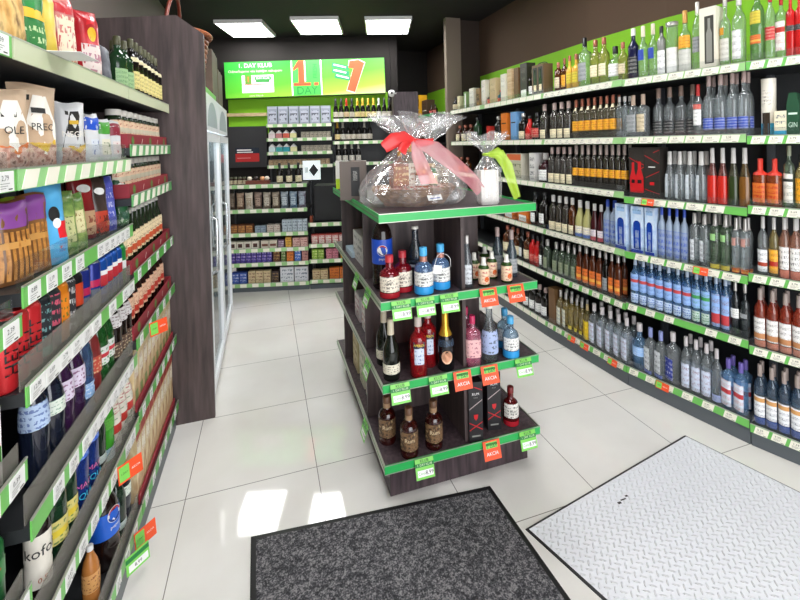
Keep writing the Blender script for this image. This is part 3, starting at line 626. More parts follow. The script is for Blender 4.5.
def redfig(wd, dp, ht):
    y = -dp/2-.001; R_ = P('red_figure', 'c01a20', .4); b = MB()
    for cx, sc in ((-wd*.22, .8), (wd*.20, 1.0)):
        pr = [(.028, .12), (.03, .16), (.03, .42), (.018, .52), (.012, .58), (.012, .72), (0, .73)]
        pts = [(cx-r*sc*.9, z*ht*(.9+.1*sc)) for r, z in pr]+[(cx+r*sc*.9, z*ht*(.9+.1*sc)) for r, z in reversed(pr[:-1])]
        b.add([(x, y, z) for x, z in pts], [tuple(range(len(pts)))], R_)
        b.box(cx-.014*sc, cx+.014*sc, y-.0006, y, .30*ht, .37*ht, BLACK)
    for x0, z0, x1, z1 in ((-.45, .80, .1, .70), (.0, .74, .48, .66), (-.48, .30, .0, .22), (.05, .12, .48, .2), (.1, .55, .48, .62)):
        d = Vector((z0-z1, 0, x1-x0)).normalized()*.002
        b.quad((x0*wd-d.x, y, z0*ht-d.z), (x1*wd-d.x, y, z1*ht-d.z), (x1*wd+d.x, y, z1*ht+d.z), (x0*wd+d.x, y, z0*ht+d.z), R_)
    return [('red_print', b.mesh('red_print'))]
bkind('x_blk', 'gift_box', 'black gift box printed with red bottles', .105, .10, .325, P('black_box', '2c2824', .4), extra=redfig)
def linefig(wd, dp, ht):
    y = -dp/2-.001; b = MB(); R_ = P('red_figure', 'c01a20', .4)
    for x0, z0, x1, z1 in ((-.48, .85, .45, .7), (-.48, .2, .48, .12), (-.4, .42, .48, .55), (.1, .9, .48, .95)):
        d = Vector((z0-z1, 0, x1-x0)).normalized()*.0016
        b.quad((x0*wd-d.x, y, z0*ht-d.z), (x1*wd-d.x, y, z1*ht-d.z), (x1*wd+d.x, y, z1*ht+d.z), (x0*wd+d.x, y, z0*ht+d.z), R_)
    b.box(-.014, .014, y-.0005, y, .28*ht, .34*ht, R_); b.box(-.022, .022, y-.0005, y, .62*ht, .635*ht, WHITE)
    return [('red_print', b.mesh('red_print'))]
bkind('x_blk2', 'gift_box', 'black gift box crossed by thin red lines', .10, .10, .325, P('black_box', '2c2824', .4), extra=linefig)
def bluebox(wd, dp, ht):
    y = -dp/2-.001; b = MB()
    b.quad((-wd*.3, y, ht*.10), (wd*.3, y, ht*.10), (wd*.3, y, ht*.62), (-wd*.3, y, ht*.62), P('box_window', '1c3f9a', .15))
    b.add([(-wd*.3, y, ht*.62)]+[(wd*.3*math.cos(PI-a*PI/8), y, ht*.62+wd*.3*math.sin(a*PI/8)) for a in range(9)], [tuple(range(10))], P('box_window', '1c3f9a', .15))
    b.quad((-wd*.14, y-.0005, ht*.12), (wd*.14, y-.0005, ht*.12), (wd*.14, y-.0005, ht*.5), (-wd*.14, y-.0005, ht*.5), cfr)
    b.quad((-wd*.35, y-.0005, ht*.84), (wd*.35, y-.0005, ht*.84), (wd*.35, y-.0005, ht*.94), (-wd*.35, y-.0005, ht*.94), printed('9cc0e8', '1c2a4a'))
    b.quad((-wd*.5, y, 0), (wd*.5, y, 0), (wd*.5, y, ht*.09), (-wd*.5, y, ht*.09), P('royal_blue', '1c3fb0', .4))
    return [('bottle_window', b.mesh('bottle_window'))]
bkind('x_blu', 'gift_box', 'light blue and white gift box with arched window', .085, .10, .305, mottled('sky_blue_box', ['6f9cd8', 'cfe0f2', '8fb4e2'], 9, .4), extra=bluebox)
bkind('x_win', 'gift_box', 'white box with window showing a dark bottle', .125, .10, .345, P('ivory_box', 'e8e2d0', .45),
      extra=lambda wd, dp, ht: [('bottle_window', (lambda b: (b.quad((-wd*.18, -dp/2-.001, ht*.1), (wd*.38, -dp/2-.001, ht*.1), (wd*.38, -dp/2-.001, ht*.86), (-wd*.18, -dp/2-.001, ht*.86), P('smoke_window', '4a4a44', .15)),
                                                              b.add([(wd*.1+r*x, -dp/2-.0016, z*ht) for r, z, x in ((.022, .12, -1), (.022, .12, 1), (.022, .58, 1), (.01, .66, 1), (.01, .82, 1), (.01, .82, -1), (.01, .66, -1), (.022, .58, -1))], [tuple(range(8))], P('grey_bottle_print', '8a8a82', .3)), b.mesh('bottle_window'))[-1])(MB()))])
bkind('x_gin', 'gin_box', 'dark green gin box with pointed top', .085, .08, .16, P('gin_green', '1c4a30', .4),
      extra=lambda wd, dp, ht: [('box_top', (lambda b: (b.prism([(-wd/2, 0), (wd/2, 0), (wd*.3, .055), (-wd*.3, .055)], -dp/2, dp/2, P('gin_green', '1c4a30', .4), Matrix(((1, 0, 0, 0), (0, 0, 1, 0), (0, 1, 0, ht), (0, 0, 0, 1)))), b.mesh('box_top'))[-1])(MB())),
                                ('lettering', (lambda b: (b.text('GIN', .036, P('mint_print', 'cfe6d4', .5), lambda x, y: (x, -dp/2-.001, ht*.36+y)), b.box(-.03, .03, -dp/2-.001, -dp/2, ht*.68, ht*.74, P('mint_print', 'cfe6d4', .5)), b.mesh('lettering'))[-1])(MB()))])
bkind('x_tc', 'gift_box', 'cream and teal packet with folded corner', .085, .07, .13, P('cream_packet', 'e4dcc0', .45), [(.0, 1, .0, .25, P('teal', '2fa0c8', .4)), (.1, .9, .35, .9, printed('e4dcc0', '3a4a60', sc=8, thr=.5))])
bkind('x_bt', 'spirit_tin', 'blue tin behind the packets', .06, .06, .22, P('tin_blue', '2f6fb8', .35), [(.1, .9, .4, .9, cbl)], cat='tin')
kind('can_cr', 'spirit_tin', 'cream canister with teal foot and arched window', 'tin', .30, .055, P('cream_tin', 'ece6d8', .4), None, .9, [(.0, .24, P('teal', '2fa0c8', .4), 3), (.02, .42, P('tin_window', '3a3028', .2), .55), (.55, .8, printed('ece6d8', '4a443c', sc=9), .7)], cat='tin', seg=20)
bkind('x_2w', 'gift_case', 'wooden gift case with two bottles in windows and cord handle', .16, .09, .26, P('case_wood', '6a5138', .5),
      extra=lambda wd, dp, ht: [('window', (lambda b: ([b.quad((c-.03, -dp/2-.001, ht*.08), (c+.03, -dp/2-.001, ht*.08), (c+.03, -dp/2-.001, ht*.92), (c-.03, -dp/2-.001, ht*.92), BLACK) for c in (-.036, .036)], b.mesh('window'))[-1])(MB())),
                                ('bottle_print', (lambda b: ([b.add([(c+r*x, -dp/2-.002, z*ht) for r, z, x in ((.018, .1, -1), (.018, .1, 1), (.018, .5, 1), (.007, .62, 1), (.007, .85, 1), (.007, .85, -1), (.007, .62, -1), (.018, .5, -1))], [tuple(range(8))], P('green_black', '2a2620', .1)) for c in (-.036, .036)], [b.quad((c-.018, -dp/2-.0026, ht*.15), (c+.018, -dp/2-.0026, ht*.15), (c+.018, -dp/2-.0026, ht*.36), (c-.018, -dp/2-.0026, ht*.36), ccr) for c in (-.036, .036)], b.mesh('bottle_print'))[-1])(MB())),
                                ('handle', (lambda b: (b.tube([(.07*math.cos(a*PI/8), 0, ht+.02*math.sin(a*PI/8)) for a in range(9)], .004, BLACK, 6), b.mesh('handle'))[-1])(MB()))])
def R_(a, b, n): return [a+(b-a)*i/(n-1) for i in range(n)]
RUN = {
 0: [('cw', [455]), ('x_cr', [461.5]), ('x_gw', [468]), ('x_wh', [474.5]), ('x_bs', [481]), ('x_wt', [487]), ('rum_s', [490.5]), ('x_cb', [496]), ('teal_s', [501]), ('x_wt', [506.5]), ('x_lb', [513]), ('x_db', [520]), ('x_bl', [529]), ('drk_w', [535.5]), ('x_2w', [547]),
     ('woodb', [559]), ('amb_t', [565]), ('yel_l', [570, 576.5]), ('clr_bc', [585]), ('clr_y', [596, 604.5]), ('wh_l', [616]), ('brn_s', [625.5]), ('navy', [633]), ('medal', [643, 653]), ('silv', [662]), ('cyl', [672]), ('amb_l', [685]), ('slv2', [697.5]), ('x_win', [711]), ('clr_big', [725]), ('clr_ws', [739]), ('grn_r', [753.5]), ('clr_rl', [768]), ('clr_bf', [780]), ('redb', [790, 798.5])],
 1: [('crm3', [460, 465.5, 471]), ('grnb', [478]), ('x_rd', [491]), ('drk_c', [499]), ('x_or', [507.5]), ('x_bu', [517]), ('drk_c', [524]), ('redt', [530.5]), ('drk_r', [537.5]), ('clr_c', [548.5, 555.5, 562.5, 569.5]), ('yl', R_(577, 614, 7)), ('clr_pl', [620.5, 626]), ('gry_l', [635]), ('amb_q', [645]), ('step', [656.5, 668, 680, 692]), ('redc', [703]), ('blul', [713.5, 726, 739, 751]), ('can_cr', [768]), ('x_tc', [782]), ('x_gin', [794.5])],
 2: [('smb', [456, 462, 468, 490]), ('grnb', [496, 502]), ('x_jar', [517.5]), ('x_wb', [536]), ('rnd', [545]), ('clr_c', [553, 559, 565, 571]), ('yl2', R_(577, 625.5, 9)), ('x_blk', [640]), ('x_blk2', [655.5]), ('clr_s', [670, 680, 690, 701.5]), ('rd_f', [713.5, 724]), ('gr_f', [735.5]), ('am_f', [747]), ('berry', [760, 774.5]), ('wht_g', [789]), ('ora_b', [801])],
 3: [('x_op', [512, 526]), ('f_dk', [536]), ('drk_b', [545]), ('smo', [551.5, 558, 564.5]), ('smoo', [571]), ('pyg', [578, 585.5]), ('drw', [593, 600]), ('fros', [606.5, 614]), ('x_blu', [626.5, 640.5, 653]), ('fros', [662, 669.5, 677, 684.5]), ('slvc', [695, 705]), ('grc', [715.5, 726]), ('pkc', [736.5, 745.5]), ('rl', [763]), ('yrl', [774]), ('wpb', [784.5, 795.5])],
 4: [('f_am', [508, 514, 519]), ('f_dk', [524]), ('f_am', [529.5]), ('f_rd', [535, 540]), ('f_dk', [545]), ('f_gc', R_(551, 575, 5)), ('f_or', R_(580.5, 600.5, 4)), ('f_db', [606.5]), ('f_or', [612.5, 619]), ('lb', [634, 642.5, 650.5, 659, 668, 678, 687.5]), ('lg', [697, 706.5]), ('lr', [716.5, 726]), ('dwb', [735.5]), ('cdk', [745]), ('orw', [760, 772.5, 785.5, 799])],
 5: [('b_dk', [510, 516, 522, 528, 534, 540, 546]), ('x_db', [553.5]), ('b_cl', [560, 565.5]), ('b_yc', [571, 577, 582]), ('b_yl', [587.5]), ('b_pp', R_(594.5, 627, 5)), ('b_bd', [638.5]), ('b_wv', [650.5, 661]), ('b_bm', [673]), ('b_pk', [686, 696, 706.5]), ('b_sm', [717]), ('b_rb', [728.5, 741]), ('b_nw', [759, 771, 783.5, 797])],
}
SHELFW = ['top', 'second', 'third', 'fourth', 'fifth', 'bottom']
random.seed(5)
def bay_of(pxx, z, ins):
    """Where the sight line at picture column pxx meets the row standing ins behind the shelf edge at height z."""
    best = None
    for i, (A, B, A2, B2, lv) in enumerate(BAYS):
        t = (B-A).normalized(); n = Vector((-t.y, t.x)); yy = 150; L = (B-A).length; A_ = A+n*ins
        for _ in range(4):
            q = atPl(pxx, yy, A_, n); yy = px((q.x, q.y, z))[1]
        sv = (q.xy-A_).dot(t); e = max(0, -sv, sv-L)
        if best is None or e < best[0]-1e-6: best = (e, i, q.xy, n, t, sv, L)
    return best[1:]
def nominal(k): d = K[k]; return d['a'][0]/2 if d['box'] else d['a'][2]
for lev, runs in RUN.items():
    seq = sorted((x, k) for k, xs in runs for x in xs)
    tot = {}; cnt = {}; bays = {}
    for x, k in seq:
        d = K[k]; tot[d['desc']] = tot.get(d['desc'], 0)+1
        ins = .02+(d['a'][1]*.5 if d['box'] else d['a'][2]*1.1)+(.05 if k == 'step' else 0)
        i, q, n, t, sv, L = bay_of(x, RL[lev], .056)
        bays.setdefault(i, []).append([sv, x, k, ins, n, t, L])
    for i in sorted(bays):
        it_ = sorted(bays[i], key=lambda r: r[0]); L = it_[0][6]; E0 = .006; hw = []
        for j, r in enumerate(it_):
            w0 = nominal(r[2]); mx_ = w0*(1.0 if K[r[2]]['box'] else 1.3)
            for e in (j-1, j+1):
                if 0 <= e < len(it_): mx_ = min(mx_, abs(it_[e][0]-r[0])*w0/(w0+nominal(it_[e][2]))*.985)
            hw.append(max(mx_, .016))
        need = 2*sum(hw)+2*E0
        if need > L-.002: hw = [h*(L-.002-2*E0)/(need-2*E0) for h in hw]
        sp = [r[0] for r in it_]; N = len(sp)
        for j in range(N): sp[j] = max(sp[j], (E0 if j == 0 else sp[j-1]+hw[j-1]+.0004)+hw[j])
        for j in range(N-1, -1, -1): sp[j] = min(sp[j], (L-E0 if j == N-1 else sp[j+1]-hw[j+1]-.0002)-hw[j])
        for j, (sv, x, k, ins, n, t, L) in enumerate(it_):
            d = K[k]; me = meshes(k); z = BAYS[i][4][lev]+.0121; A = BAYS[i][0]; P_ = A+t*sp[j]+n*ins; sc = hw[j]/nominal(k)
            o = put(me, (P_.x, P_.y, z), face(-n.x, -n.y)-(0 if d['box'] else .35+random.uniform(-.12, .12)), cat=d['cat'])
            o.scale = (sc, 1 if d['box'] else sc, 1)
            c = cnt.get(d['desc'], 0); cnt[d['desc']] = c+1
            wl = '%s liquor shelf' % SHELFW[lev]
            o['label'] = '%s, %s from the pillar, %s' % (d['desc'], ORD[c], wl) if tot[d['desc']] > 1 else '%s on the %s' % (d['desc'], wl)
            o['group'] = d['desc']+', '+wl
            if d['rows'] == 2 and i >= 2:
                bq = P_+n*(2.05*hw[j]); b = put(me, (bq.x, bq.y, z), face(-n.x, -n.y), cat=d['cat'], sxy=sc)
                b['label'] = '%s, behind the %s one, %s' % (d['desc'], ORD[c], wl); b['group'] = d['desc']+', back row, '+wl
# low goods beyond the pillar
for i, (x, w0, h0, dsc, mt) in enumerate([(.28, .17, .32, 'tall yellow box on the short shelf beyond the pillar', P('yellow_box', 'e6a81a', .45)), (.50, .2, .22, 'brown box with white line on the short shelf beyond the pillar', P('brown_dark_box', '4a3626', .45))]):
    o = put(box_meshes('gift_box', w0, .12, h0, mt, [(.1, .9, .3, .34, CREAM), (.15, .85, .5, .8, printed('8a5a1a' if not i else '4a3626', '2a1a10'))]), (2.25, 6.35-x*1.3, 2.012), -PI/2, dsc, 'box')
for i in range(2):
    put(meshes('rum_s'), (2.23, 5.52-.13*i, 2.012), -PI/2, 'small dark bottle with red label beside the brown box beyond the pillar, %s one' % ('first', 'second')[i], group='bottles beyond the pillar')

# ================================================================== THE SNACK GONDOLA'S GOODS
def lpos(pxx, z, ins, y_=None):
    """Standing place on the left gondola: seen at column pxx, ins behind the shelf edge, on the shelf at z."""
    yy = 150
    for _ in range(4):
        q = atX(pxx, yy, XL-ins); yy = px((q.x, q.y, z+.1))[1]
    return Vector((XL-ins, q.y, z+.012))
LF = PI/2        # faces the aisle
GD = 'from the wood panel'
# ---- beside the wood panel: bottles of sauce in red trays
SAUCE = bottle_meshes('sauce_bottle', 'ketchup', .245, .034, P('sauce_glass', '1f2e1a', .15), P('white_cap', 'e9e6dc', .35), .93, [(.22, .60, printed('efdcb4', '8a5a3a', 'd05a34', (.12, .42), sc=9), 1.6)], 14)
SAUCER = bottle_meshes('sauce_bottle', 'ketchup', .245, .034, P('sauce_dark', '2a1510', .15), P('white_cap', 'e9e6dc', .35), .93, [(.22, .60, printed('f0c8a8', 'b04030', 'c84030', (.12, .42), sc=9), 1.6)], 14)
JARS = bottle_meshes('sauce_jar', 'jar', .16, .034, P('sauce_glass', '1f2e1a', .15), P('white_lid', 'ded9d0', .35), .84, [(.08, .72, printed('efd0b0', 'b04a3a', 'd8d0b8', (.5, .7), sc=9), 1.6)], 14)
WINE = bottle_meshes('wine_bottle', 'wine', .27, .033, P('dark_glass', '14120f', .12), P('olive_foil', '4a4a30', .4), .84, [(.14, .44, printed('e2d48c', '5a5228'), 1.5), (.60, .68, printed('e2d8b0', '5a5228'), 1.3)], 14)
WINEG = bottle_meshes('wine_bottle', 'wine', .24, .036, GRND, P('olive_foil', '4a4a30', .4), .84, [(.1, .42, printed('9cc08c', '2f6a3a'), 1.5)], 14)
def tray(y0, y1, z, lab, ht=.058):
    t = MB(); x0, x1 = XL-.13, XL-.012; RDT = mottled('red_card', ['8a2430', '9c2c38'], 5, .55); th = .003
    t.box(x0, x1, y0, y1, z+.0121, z+.0121+.002, RDT); t.box(x1-th, x1, y0, y1, z+.0141, z+.012+ht, RDT); t.box(x0, x0+th, y0, y1, z+.0141, z+.012+ht, RDT)
    t.box(x0+th, x1-th, y0, y0+th, z+.0141, z+.012+ht, RDT); t.box(x0+th, x1-th, y1-th, y1, z+.0141, z+.012+ht, RDT)
    o = obj('cardboard_tray', t, label=lab, cat='tray', group='red cardboard trays')
    n = 5; pr = MB()
    for i in range(n):
        yc = y0+(y1-y0)*(i+.5)/n
        if i % 2 == 0: pr.add([(x1+.0006, yc+.02*math.cos(a*PI/6), z+.012+ht*.5+.022*math.sin(a*PI/6)) for a in range(12)], [tuple(range(12))], P('melon_green', '5f8a3a', .5))
        else: pr.quad((x1+.0006, yc-.012, z+.012+ht*.3), (x1+.0006, yc-.006, z+.012+ht*.3), (x1+.0006, yc+.012, z+.012+ht*.7), (x1+.0006, yc+.004, z+.012+ht*.7), CREAM)
    obj('tray_print', pr, o)
lv = LLEV[2]
for z, nm, msh, n, dsc, tl in ((lv[5], 'second', JARS, 9, 'white lidded sauce jar in the upper red tray', 'upper'), (lv[4], 'third', JARS, 9, 'white lidded sauce jar in the second red tray', 'second'),
                               (lv[3], 'fourth', SAUCE, 10, 'sauce bottle with cream label in the third red tray', 'third'), (lv[2], 'fifth', SAUCER, 10, 'sauce bottle with orange label in the lowest red tray', 'lowest')):
    y0, y1 = 2.0, 2.725; tray(y0, y1, z, 'red cardboard tray with melon prints holding sauces, %s of the four' % tl)
    for i in range(n):
        yc = y1-.045-(y1-y0-.09)*i/(n-1)
        put(msh, (XL-.0725, yc, z+.0142), LF, '%s, %s %s' % (dsc, ORD[i], GD), group=dsc)
    if z in (lv[3], lv[2]):
        for i in range(5):
            yc = y1-.06-(y1-y0-.12)*i/4
            put(msh, (XL-.20, yc, z+.0121), LF, '%s, %s %s' % (dsc.replace(' in the ', ' behind the '), ORD[i], GD), group=dsc+' behind')
for i in range(7):
    put(WINE, (XL-.055, 2.70-.075*i, lv[6]+.0121), LF, 'dark wine bottle with yellow label on the top shelf, %s %s' % (ORD[i], GD), group='dark wine bottles on top')
for i in range(2): put(WINEG, (XL-.06, 2.165-.09*i, lv[6]+.0121), LF, 'green labelled dark wine bottle by the crisps, %s %s' % (ORD[i], GD), group='green labelled wine')
for i in range(4): put(WINE, (XL-.14, 2.66-.12*i, lv[6]+.0121), LF, 'dark wine bottle in the top row behind, %s %s' % (ORD[i], GD), group='dark wine bottles behind')
PK = mottled('pasta_print', ['c8a878', 'e2cfa4', 'b0825a', 'd8c090'], 14, .5, (1, 1, .35))
CART = box_meshes('pasta_packet', .066, .09, .30, PK, [(.1, .9, .55, .8, printed('efe6d0', 'a03a2a')), (.0, 1, .84, .98, P('packet_red', 'a83a30', .5))])
CARTB = box_meshes('pasta_packet', .066, .09, .25, PK, [(.1, .9, .5, .8, printed('efe6d0', 'a03a2a')), (.2, .8, .1, .3, P('packet_green', '7a8a4a', .5))])
for z, me, nm in ((lv[1], CARTB, 'lower'), (lv[0], CART, 'bottom')):
    t = MB(); t.box(XL-.016, XL-.010, 2.0, 2.72, z+.0121, z+.05, mottled('red_card', ['8a2430', '9c2c38'], 5, .55)); obj('cardboard_strip', t, label='dark red card strip before the pasta packets on the %s shelf' % nm, cat='strip')
    for i in range(10): put(me, (XL-.066, 2.69-.0715*i, z+.0121), LF, 'tall beige pasta packet on the %s shelf, %s %s' % (nm, ORD[i], GD), 'packet', 'pasta packets, '+nm+' shelf')

# ---- the middle bay
lv = LLEV[1]
def bag(name, label, loc, rz, wd, ht, dp, mat, seed, back=None, deco=None, group=None, lean=0, tilt=0, bottom=.5):
    g = Bag(wd, ht, dp, seed, lean, bottom); o = obj(name, g.mesh(name, mat, back), None, loc, rz, label, 'bag', group)
    o.rotation_euler = (tilt, 0, rz)
    if deco:
        b = MB(); nm = deco(g, b); obj(nm or 'print', b, o)
    return o
foil = lambda c, c2: mottled('foil_'+c, [c, c2, c], 9, .28)
# top shelf: crisps and noodles
def d1(g, b): g.patch(b, .1, .9, .5, .62, P('yellow_print', 'e8b82a', .4)); g.patch(b, .12, .88, .08, .46, printed('2f7a3a', 'cfe0b0', sc=6)); return 'print'
def d2(g, b): g.patch(b, .12, .88, .15, .75, printed('e8d9c0', 'c04a4a', sc=5, thr=.5)); g.patch(b, .1, .9, .78, .9, RED); return 'print'
def d3(g, b):
    g.patch(b, .1, .9, .06, .52, printed('e6d8d2', 'a85a78', sc=5, thr=.5)); g.patch(b, .35, .7, .56, .76, P('yellow_print', 'e8b82a', .4), shape='oval')
    g.poly(b, [(.5+.3*(1 if k % 2 == 0 else .5)*math.sin(k*PI/5), .86+.1*(1 if k % 2 == 0 else .5)*math.cos(k*PI/5)) for k in range(10)], P('star_red', 'd8202a', .35)); return 'print'
z = lv[6]
for x, sd, wd, ht, mt, dec, lb in ((4, 1, .16, .20, mottled('noodles', ['8a6030', 'c89850', 'e0bc78', '6a4820'], 40, .5, (1, 1, .3)), None, 'brown noodle bag on the top shelf, first before the green bag'),
                               (27, 2, .16, .22, foil('2f8a44', '1f6a34'), d1, 'green noodle bag with yellow band on the top shelf'), (45, 3, .10, .22, foil('e6d060', 'd8b840'), None, 'plain yellow bag on the top shelf'),
                               (63, 4, .14, .24, foil('ddd0c4', 'c23038'), d2, 'white bag with red top between the yellow and red bags'), (88, 5, .17, .26, foil('cc2430', 'b01a24'), d3, 'red crisp bag with star and oval on the top shelf'), (103, 6, .08, .17, foil('8a8e94', '5a5e66'), None, 'small grey foil bag beside the red crisp bag')):
    p = lpos(x, z, .07); bag('snack_bag', lb, (p.x, p.y, z+.0125), LF-.55, wd*.56, ht, .07, mt, sd, deco=dec, group=None, tilt=-.06)
p = lpos(55, z, -.0); b = MB(); b.box(-.065, .065, -.05, .05, 0, .0012, WHITE); o = obj('paper_card', b, None, (XL-.0, p.y, z+.0215), LF, 'blank white paper card lying over the top shelf edge', 'card'); o.location = (XL+.028, p.y, z+.026)
# second shelf: kraft snack bags with clear fronts
KR = mottled('kraft_paper', ['b89a7c', 'c9ad90', 'd4bb9f'], 12, .6); NUT = mottled('snack_pieces', ['8a5a48', 'c09080', 'd8b8a8', '6a4030'], 60, .4)
WP = P('white_print', 'f0ece2', .45)
def kraft(word, colr, dark=False):
    def f(g, b):
        g.patch(b, .10, .90, .04, .30, NUT); pts = [(.36, .86), (.64, .86), (.90, .55), (.90, .34), (.62, .18), (.12, .30), (.20, .55)]
        g.poly(b, pts, P('dark_print', '1e1c1c', .45) if dark else WP); g.poly(b, [(.22, .32), (.88, .36), (.86, .30), (.62, .21)], colr, .0020)
        if word: g.text(b, word, .55, .50, .026, WP if dark else INK, .003)
        g.patch(b, .3, .62, .66, .72, INK if not dark else colr, .003); g.patch(b, .2, .3, .80, .86, INK, .002); return 'print'
    return f
z = lv[5]
YP, OP, BP = P('yellow_print', 'd8b03a', .4), P('orange_print', 'd8763a', .4), P('blue_print', '3a9ad8', .4)
for x, sd, wd, ht, mt, dec, lb, ins in ((3, 11, .16, .20, KR, kraft('OLE', OP), 'kraft paper snack bag with orange print at the shelf end', .06), (33, 12, .17, .225, KR, kraft('PREC', YP), 'big kraft paper snack bag with yellow print and dark lettering', .055),
                                      (14, 18, .14, .19, KR, kraft('', OP), 'kraft bag standing behind the orange and yellow printed ones', .16), (55, 13, .11, .19, KR, kraft('', BP), 'narrow kraft bag with blue print behind the black one', .10), (69, 14, .14, .20, P('white_foil', 'd9dadb', .3), kraft('NEGRO', YP, True), 'white snack bag with big black printed panel', .055),
                                      (88, 15, .10, .175, P('white_foil', 'd9dadb', .3), lambda g, b: (g.patch(b, .08, .92, .68, .92, P('royal_blue', '1c4fc0', .35)), g.patch(b, .35, .8, .2, .5, printed('d8dde6', '6a7aa8', sc=6)), 'print')[-1], 'white nut bag with royal blue top', .05),
                                      (101, 16, .09, .165, P('white_foil', 'd9dadb', .3), lambda g, b: (g.patch(b, .06, .94, .66, .93, P('leaf_green', '4a9a3a', .4)), g.patch(b, .2, .8, .2, .55, printed('e0dcc8', '4a6a3a', sc=6)), 'print')[-1], 'white nut bag with green top', .05),
                                      (112, 17, .09, .165, P('white_foil', 'd9dadb', .3), lambda g, b: (g.patch(b, .06, .94, .64, .93, P('wine_red', '8a2438', .4)), g.patch(b, .2, .8, .2, .5, printed('e8dcd8', 'b03040', sc=6)), 'print')[-1], 'white nut bag with wine red top', .05)):
    p = lpos(x, z, ins); bag('snack_bag', lb, (p.x, p.y, z+.0125), LF-.55, wd*.68, ht, .06, mt, sd, deco=dec)
for i, (x, c) in enumerate([(5, 'c8925a'), (28, 'c8a23a'), (55, '3a8ac8'), (70, 'c0a040')]):
    p = lpos(x, z, .02+.005); 
# third shelf: leaning sweets bags
z = lv[4]
def sticks(g, b):
    for i in range(6):
        u = .14+.72*i/5; g.patch(b, u-.045, u+.045, .05, .62, mottled('pretzel', ['9a6428', 'c88a40', '7a4818'], 30, .45), .0016, 3)
    g.patch(b, .02, .98, .66, .97, P('violet', '8a4a9a', .35)); g.patch(b, .1, .9, .42, .5, printed('c8924a', '2a1c14', sc=8, thr=.45), .0028); return 'print'
def oval(c2, txt=None):
    def f(g, b):
        g.patch(b, .22, .78, .70, .82, WHITE, shape='oval'); g.patch(b, .12, .88, .06, .42, c2); g.patch(b, .3, .7, .74, .78, printed('f0f0f0', '223a8a', sc=6), .0022); return 'print'
    return f
def sky(g, b):
    g.patch(b, .40, .72, .50, .68, P('dark_print', '1e1c1c', .45), shape='oval'); g.patch(b, .62, .92, .30, .5, P('star_red', 'd8202a', .35)); g.patch(b, .50, .72, .42, .54, WHITE, .002, shape='oval')
    g.patch(b, .6, .8, .14, .24, printed('5a9ad0', 'c03030', sc=6)); return 'print'
GN = mottled('green_foil', ['6f9a4a', 'a9bf6a', '557f3c', 'c8c890'], 14, .3); BGR = foil('2a2426', '4a3a34')
for x, sd, wd, ht, mt, dec, lb, ins in ((2, 21, .13, .20, foil('8fae2a', 'a8c43a'), None, 'lime green sweets bag at the shelf end', .09), (12, 22, .12, .20, foil('8a5c34', '6a4424'), sticks, 'pretzel stick bag with purple top, first from the shelf end', .055), (32, 23, .12, .205, foil('7c5230', '94643a'), sticks, 'pretzel stick bag with purple top beside the sky blue bag', .055),
                                      (50, 24, .13, .235, foil('4aa8e0', '62b8ea'), sky, 'sky blue bag with black and red figure', .045), (64, 25, .11, .19, GN, lambda g, b: (g.patch(b, .2, .8, .2, .6, printed('c8c890', '4a6a2a', sc=5)), 'print')[-1], 'green snack bag beside the sky blue bag', .055), (75, 26, .10, .18, GN, lambda g, b: (g.patch(b, .2, .8, .3, .7, printed('d8d0a0', '8a6a2a', sc=5)), 'print')[-1], 'green snack bag before the red peanut bag', .05),
                                      (84, 27, .12, .235, foil('9a1c22', '7f141c'), oval(printed('d8b088', '8a2a1a', sc=5, thr=.5)), 'dark red peanut bag with white oval, largest of the red bags', .09), (99, 28, .10, .215, BGR, oval(printed('c0402a', '3a1a10', sc=5, thr=.5)), 'black snack bag with white oval and red foot', .06), (108, 29, .085, .21, foil('4a4ab0', '5a62c8'), lambda g, b: (g.patch(b, .25, .75, .1, .8, printed('5660c0', 'd8d8f0', sc=6)), 'print')[-1], 'violet blue snack bag, first of two', .06),
                                      (115, 30, .085, .215, foil('3f4aa8', '4f5ac0'), None, 'violet blue snack bag, second of two by the green one', .085), (121, 31, .085, .215, foil('1c5a34', '17482a'), oval(printed('2a6a40', 'e8e8e0', sc=5)), 'dark green snack bag with white oval', .05)):
    p = lpos(x, z, ins); bag('snack_bag', lb, (p.x, p.y, z+.0125), LF-.6, wd*.74, ht, .055, mt, sd, deco=dec, tilt=-.10)
for i, x in enumerate((55, 68, 80, 92)):
    p = lpos(x, z, .19); bag('snack_bag', 'dark red bag in the shaded row behind the sweets, %s from the shelf end' % ORD[i], (p.x, p.y, z+.0125), LF, .11, .235, .05, foil('7f141c', '5a1016'), 40+i, group='dark red bags behind')
